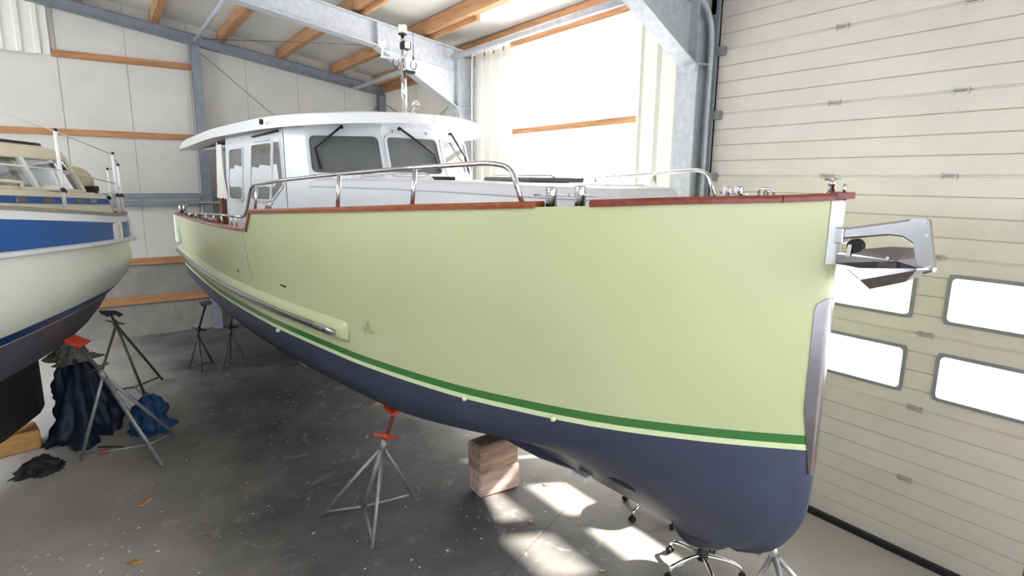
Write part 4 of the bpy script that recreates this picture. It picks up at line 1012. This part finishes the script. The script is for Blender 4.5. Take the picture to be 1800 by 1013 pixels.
MB().tube([(-0.30, 1.03, 3.29), (-0.74, 0.88, 3.17), (-1.05, 0.62, 3.12)], 0.004, 6).build('lifeline', 'wire', Q)
MB().tube([(-0.30, 1.03, 2.96), (-0.74, 0.88, 2.88), (-1.05, 0.62, 2.84)], 0.003, 6).build('lifeline', 'wire', Q)
# folded canvas hood hoop and black winch gear at the aft end
hoop = [(-0.62+0.10*math.cos(a)-0.02, 0.42+0.26*math.cos(a), 2.95+0.20*math.sin(a)) for a in np.linspace(-0.9, PI+0.9, 22)]
hp = MB().tube(hoop, 0.010, 6).build('hood_hoop', 'tan_canvas', Q)
m = MB(); ctr = (-0.64, 0.42, 2.93); o_ = len(m.v); m.add(hoop+[ctr], [(i, i+1, 22) for i in range(21)]+[(21, 0, 22)]); m.build('hood_canvas', 'tan_canvas', hp)
MB().tube(smooth_path([(-0.50, 0.70, 2.87), (-0.58, 0.74, 2.78), (-0.66, 0.74, 2.70), (-0.70, 0.74, 2.64)], 4), 0.018, 8).tube([(-0.62, 0.66, 2.80), (-0.70, 0.78, 2.78)], 0.022, 8).lathe([(0.06, 0), (0.05, 0.02), (0.02, 0.03)], (-0.70, 0.74, 2.60), 12).build('outboard_bracket', 'black', Q)
MB().cbox(-0.54, -0.44, 0.62, 0.74, 2.86, 2.93, 0.01).build('winch', 'black', Q)

# ================================================================== STANDS
def stand(label, feet, apex, pad, nrm, legm='stand_grey', padm='orange', screwm='rust', post=True, hub=None):
    c = Vector((sum(f[0] for f in feet)/3, sum(f[1] for f in feet)/3, 0))
    if hub: c = Vector((hub[0], hub[1], 0))
    o = empty('boat_stand', c); tag(o, label, 'boat stand', 'tripod boat stands')
    A = Vector(apex)-c; Pp = Vector(pad)-c; ax = (Pp-A).normalized(); nv = Vector(nrm).normalized()
    F = [Vector((f[0], f[1], 0))-c for f in feet]
    for f in F:
        top = A-ax*0.03+(f-A).normalized()*0.02; ft = f+Vector((0, 0, 0.012))
        MB().tube([top, ft], 0.018, 8).build('leg', legm, o)
    hubp = Vector((0, 0, 0.09))
    if post: MB().tube([A-ax*0.02, hubp], 0.024, 8).build('centre_post', legm, o)
    for f in F:
        q = f+(A-f)*0.07
        MB().tube([hubp, q], 0.0125, 8).build('spoke', legm, o)
    MB().tube([A-ax*0.07, A+ax*0.03], 0.032, 10).build('collar', legm, o)
    MB().tube([A, Pp-nv*0.035], 0.017, 10).build('screw', screwm, o)
    m = MB(); cc = A+ax*0.06; sd2 = ax.cross(Vector((0.3, 1, 0))).normalized()
    m.tube([cc-sd2*0.11, cc, cc+sd2*0.11], [0.010, 0.016, 0.010], 8); m.tube([cc-ax*0.025, cc+ax*0.025], 0.030, 10); m.build('handle_nut', padm if padm == 'orange' and screwm == 'rust' else screwm, o)
    Mx_ = nv.to_track_quat('Z', 'Y').to_matrix()
    m = MB(); b8 = [Mx_ @ Vector(p)+Pp for p in ((-.10, -.08, -.028), (.10, -.08, -.028), (.10, .08, -.028), (-.10, .08, -.028), (-.10, -.08, -.008), (.10, -.08, -.008), (.10, .08, -.008), (-.10, .08, -.008))]
    m.hexa(b8)
    for a in (-0.07, 0.07):
        m.hexa([Mx_ @ Vector((x+0, y, z))+Pp for x, y, z in ((a-.015, -.07, -.05), (a+.015, -.07, -.05), (a+.015, .07, -.05), (a-.015, .07, -.05), (a-.015, -.07, -.028), (a+.015, -.07, -.028), (a+.015, .07, -.028), (a-.015, .07, -.028))])
    m.build('pad', padm, o)
    return o
stand('tripod boat stand with orange pad propping the green yacht beside the timber blocks', [(1.37, 4.93), (1.57, 4.21), (2.21, 4.74)], (1.88, 4.64, 0.71), (1.985, 4.63, 1.05), (-0.35, 0, 1), hub=(1.70, 4.74))
stand('tripod boat stand with orange pad under the blue and white boat, nearest the blue heap', [(-0.45, 7.45), (0.27, 6.79), (0.47, 7.55)], (-0.17, 7.2, 1.02), (-0.33, 7.29, 1.385), (0.5, -0.2, 1), hub=(0.17, 7.28), screwm='stand_dark')
stand('dark tripod boat stand under the stern of the blue and white boat', [(-0.35, 9.6), (0.25, 9.05), (0.5, 9.9)], (0.0, 9.1, 1.12), (-0.03, 8.75, 1.36), (0.3, 0.5, 1), 'stand_dark', 'stand_dark', 'stand_dark', post=False, hub=(0.13, 9.5))
stand('grey tripod stand with tall screw nearest the yacht stern', [(0.90, 10.25), (1.26, 10.36), (1.05, 9.98)], (1.06, 10.2, 0.60), (1.20, 10.15, 1.10), (-0.1, 0, 1), 'stand_dark', 'stand_dark', 'black', post=False, hub=(1.08, 10.18))
stand('grey tripod stand with short screw under the yacht quarter, right of the tall one', [(1.33, 9.89), (1.73, 9.94), (1.50, 10.25)], (1.50, 10.0, 0.62), (1.56, 10.0, 1.02), (-0.2, 0, 1), 'stand_dark', 'stand_dark', 'black', post=False, hub=(1.52, 10.03))
stand('pale tripod stand right under the yacht forefoot beside the swivel chair', [(3.50, 1.62), (3.96, 1.66), (3.72, 2.12)], (3.57, 1.90, 0.55), (3.38, 1.93, 0.84), (0.5, 0, 1), 'stand_grey', 'stand_grey', 'steel', hub=(3.73, 1.82))

# ================================================================== TIMBER BLOCKS
def block(name, label, cx, cy, cz, L_, W_, H_, rz, m, ch=0.012):
    o = MB().cbox(-L_/2, L_/2, -W_/2, W_/2, 0, H_, ch).build(name, m); o.location = (cx, cy, cz); o.rotation_euler = (0, 0, rz); return o
rb = math.radians(-1)
tag(block('timber_block', 'squared weathered timber block lying on the floor under the yacht keel', 2.965, 4.47, 0, 0.45, 0.23, 0.265, rb-0.05, 'oak_pale', 0.018), 'squared weathered timber block lying on the floor under the yacht keel', 'timber block')
tag(block('timber_block', 'upper weathered timber block touching the yacht keel, on top of another', 2.945, 4.465, 0.265, 0.47, 0.235, 0.285, rb+0.09, 'oak_block', 0.02), 'upper weathered timber block touching the yacht keel, on top of another', 'timber block')
tag(block('timber_block', 'pale sawn timber block under the keel of the blue and white boat', -1.12, 8.18, 0, 0.55, 0.34, 0.225, math.radians(12), 'plywood'), 'pale sawn timber block under the keel of the blue and white boat', 'timber block')
tag(block('timber_block', 'timber block under the far end of the yacht keel', 2.70, 9.5, 0, 0.5, 0.3, 0.548, 0.05, 'oak_block'), 'timber block under the far end of the yacht keel', 'timber block')

# ================================================================== SWIVEL CHAIRS
def chair(name, label, x, y, rz, seat=True):
    o = empty(name, (x, y, 0), rz); tag(o, label, 'chair')
    for k in range(5):
        a = 2*PI*k/5; c_, s_ = math.cos(a), math.sin(a)
        ar = MB().tube(smooth_path([(0.02*c_, 0.02*s_, 0.155), (0.17*c_, 0.17*s_, 0.145), (0.27*c_, 0.27*s_, 0.115), (0.30*c_, 0.30*s_, 0.075)], 4), [0.016]*12+[0.013], 8).build('base_arm', 'chrome', o)
        m = MB()
        for d in (-0.018, 0.018):
            Rm2 = Vector((-s_, c_, 0)).to_track_quat('Z', 'Y').to_matrix()
            m.lathe([(0.022, -0.008), (0.028, -0.005), (0.028, 0.005), (0.022, 0.008)], (0.305*c_-s_*d, 0.305*s_+c_*d, 0.029), 12, Rm2)
        m.tube([(0.30*c_, 0.30*s_, 0.08), (0.305*c_, 0.305*s_, 0.03)], 0.012, 6); m.build('caster', 'black', o)
    MB().lathe([(0.045, 0.12), (0.045, 0.18), (0.032, 0.19), (0.032, 0.30), (0.022, 0.30), (0.022, 0.33)], (0, 0, 0), 14).build('gas_column', 'black', o)
    if seat:
        MB().lathe([(0.05, 0.33), (0.19, 0.335), (0.225, 0.35), (0.235, 0.375), (0.225, 0.40), (0.18, 0.412), (0.0, 0.415)], (0, 0, 0), 26).build('seat', 'seat_black', o)
    return o
chair('swivel_stool', 'black padded swivel stool with chrome star base under the yacht bow', 3.62, 2.48, 0.35)
chair('swivel_stool', 'second swivel stool mostly hidden behind the yacht hull, only casters showing', 3.98, 3.27, 0.62)

# ================================================================== CLUTTER
from mathutils import noise as mnoise
def heap(name, label, cat, m, c, rx, ry, h_, seed, amp=0.22, n=64, mm=34, fold=9.0):
    """crumpled cloth draped over something: folds run down the sides"""
    rows = []
    for i in range(mm+1):
        v = i/mm; r = []
        for j in range(n):
            a = 2*PI*j/n; d = mnoise.noise(Vector((math.cos(a)*1.6, math.sin(a)*1.6, v*2.2+seed*7.1)))
            f_ = abs(mnoise.noise(Vector((math.cos(a)*fold*0.45, math.sin(a)*fold*0.45, v*1.6+seed*3.3))))
            g_ = mnoise.noise(Vector((math.cos(a)*5, math.sin(a)*5, v*7+seed)))
            k = (1-v**2.6)**0.5*(1.12-0.25*v) if v < 1 else 0.0
            k *= 1+amp*1.5*d-amp*1.6*f_+amp*0.3*g_
            top = h_*(1+0.22*mnoise.noise(Vector((math.cos(a)*1.3, math.sin(a)*1.3, seed*1.7))))
            r.append((rx*k*math.cos(a), ry*k*math.sin(a), max(top*v**1.15+0.03*g_*v, 0)))
        rows.append(r)
    zc_ = sum(p[2] for p in rows[-1])/n; rows[-1] = [(0.0, 0.0, zc_) for _ in range(n)]
    o = MB().grid(rows, True, False, True).build(name, m, fix=True); o.location = c; tag(o, label, cat); return o
hp1 = heap('tarp_heap', 'dark blue tarpaulin heaped over gear under the blue and white boat', 'tarpaulin', 'tarp_blue', (-0.45, 8.35, 0), 0.36, 0.40, 0.98, 3, 0.42)
hp2 = heap('rag_pile', 'grey crumpled rags lying on top of the dark blue tarpaulin', 'rags', 'rag_grey', (-0.46, 8.36, 0.90), 0.22, 0.20, 0.22, 8, 0.35)
hp3 = heap('duffel_bag', 'mid blue fabric bag on the floor behind the left tripod stand', 'bag', 'bag_blue', (0.24, 8.0, 0), 0.24, 0.30, 0.42, 5, 0.4)
hp4 = heap('tarp_heap', 'low black sheet spread beside the boat keel', 'tarpaulin', 'keel_black', (-0.80, 7.40, 0), 0.20, 0.2, 0.14, 11, 0.3)
hp4['category'] = 'sheet'
o = MB().tube(smooth_path([(-0.30, 7.72, 0.012), (-0.2, 7.66, 0.012), (-0.1, 7.60, 0.012), (0.0, 7.52, 0.012), (0.18, 7.5, 0.012), (0.32, 7.58, 0.012)], 6), 0.010, 6).build('hose', 'stand_dark'); tag(o, 'thin hose lying on the floor between the blue tarpaulin and the left stand', 'hose')
o = MB().cbox(-0.05, 0.05, -0.035, 0.035, 0, 0.035, 0.01).build('red_clamp', 'red_plastic'); o.location = (-0.24, 7.52, 0); tag(o, 'small red plastic clamp on the floor behind the left stand', 'clamp')
o = MB().cbox(-0.075, 0.075, -0.03, 0.03, 0, 0.022, 0.008).build('wood_offcut', 'timber_x'); o.location = (0.06, 6.09, 0); o.rotation_euler = (0, 0, 0.95); tag(o, 'brown wood offcut lying alone on the open floor', 'wood scrap')
# varnished trestle bench whose rounded end pokes in at the lower right corner
o = empty('wooden_bench', (4.42, 0.35, 0)); tag(o, 'rounded end of a red-brown varnished bench at the lower right corner', 'bench')
MB().prism(round_poly([(-0.15, -0.9), (0.15, -0.9), (0.15, 0.42), (-0.15, 0.42)], 0.1, 6), lambda a, b, t: (a, b, t), 0.74, 0.80).build('bench_top', 'mahogany_red', o, fix=True)
for x in (-0.1, 0.1):
    for y in (-0.75, 0.22): MB().tube([(x*1.3, y, 0.0), (x, y, 0.74)], 0.022, 8).build('leg', 'mahogany_red', o)
# dried leaves
def leaf(label, x, y, s, rz, m='leaf'):
    pts = []; n = 9
    for k in range(n): t = k/(n-1); pts.append((s*(t-0.5), 0.28*s*math.sin(PI*t)**0.8, 0.004+0.012*math.sin(PI*t)*(k % 2)))
    ro = [pts, [(p[0], 0, 0.012) for p in pts], [(p[0], -p[1], 0.006) for p in pts]]
    m_ = MB().grid(ro, True).grid([[(p[0], p[1], p[2]-0.003) for p in r] for r in ro], True, True)
    m_.tube([(-s*0.5, 0, 0.010), (-s*0.85, 0.02*s, 0.008)], 0.0025, 5)
    o = m_.build('dry_leaf', m); o.location = (x, y, 0); o.rotation_euler = (0, 0, rz); tag(o, label, 'leaf', 'dry leaves on the floor')
# ground plane lookups come from pixel rays evaluated once and written as world coordinates
leaf('yellowish dry leaf on the floor left of the orange stand pad', 2.84, 7.2, 0.14, 0.4)
leaf('dry leaf on the floor right of the timber blocks', 2.91, 3.79, 0.06, 1.2)
leaf('small dry leaf near the sunlit floor patch, beside the keel', 3.42, 4.22, 0.06, 2.0)
leaf('dry leaf in shade left of the stool casters', 3.26, 3.53, 0.06, 0.7)
leaf('dry leaf nearest the bottom edge left of the swivel stool', 2.97, 2.93, 0.05, 2.6)
leaf('pale bent twig leaf near the bottom left floor', -0.06, 5.12, 0.13, -0.4)
leaf('tiny dry leaf between the yacht keel and the sun patch', 3.60, 4.12, 0.05, 0.2)
# paint flakes: uncountable specks
rg = random.Random(21); mb = MB()
def speck(x, y, s):
    a = rg.uniform(0, 6.3); k = rg.choice((3, 4, 5)); e = rg.uniform(0.35, 1)
    p = []
    for j in range(k):
        t = a+2*PI*j/k+rg.uniform(-.3, .3); p.append((x+s*math.cos(t), y+s*e*math.sin(t), rg.uniform(0.002, 0.006)))
    n = len(p); mb.add(p+[(q[0], q[1], 0.0005) for q in p], [tuple(range(n)), tuple(range(n, 2*n))[::-1]]+[(i, (i+1) % n, n+(i+1) % n, n+i) for i in range(n)])
for _ in range(170): speck(rg.uniform(-1.2, 3.6), rg.uniform(3.4, 8.5), rg.uniform(0.004, 0.012))
for _ in range(36): speck(-0.45+rg.gauss(0.0, 0.28), 5.35+rg.gauss(0, 0.28), rg.uniform(0.005, 0.018))
tag(mb.build('paint_flakes', 'flake'), 'white paint flakes scattered over the concrete floor', 'paint flakes', kind='stuff')
# joint line in the slab
o = MB().box(-0.002, 0.002, -0.9, 0.9, 0.0005, 0.0015).build('joint', 'rubber', fl); o.location = (2.68, 3.5, 0); o.rotation_euler = (0, 0, math.radians(-66))
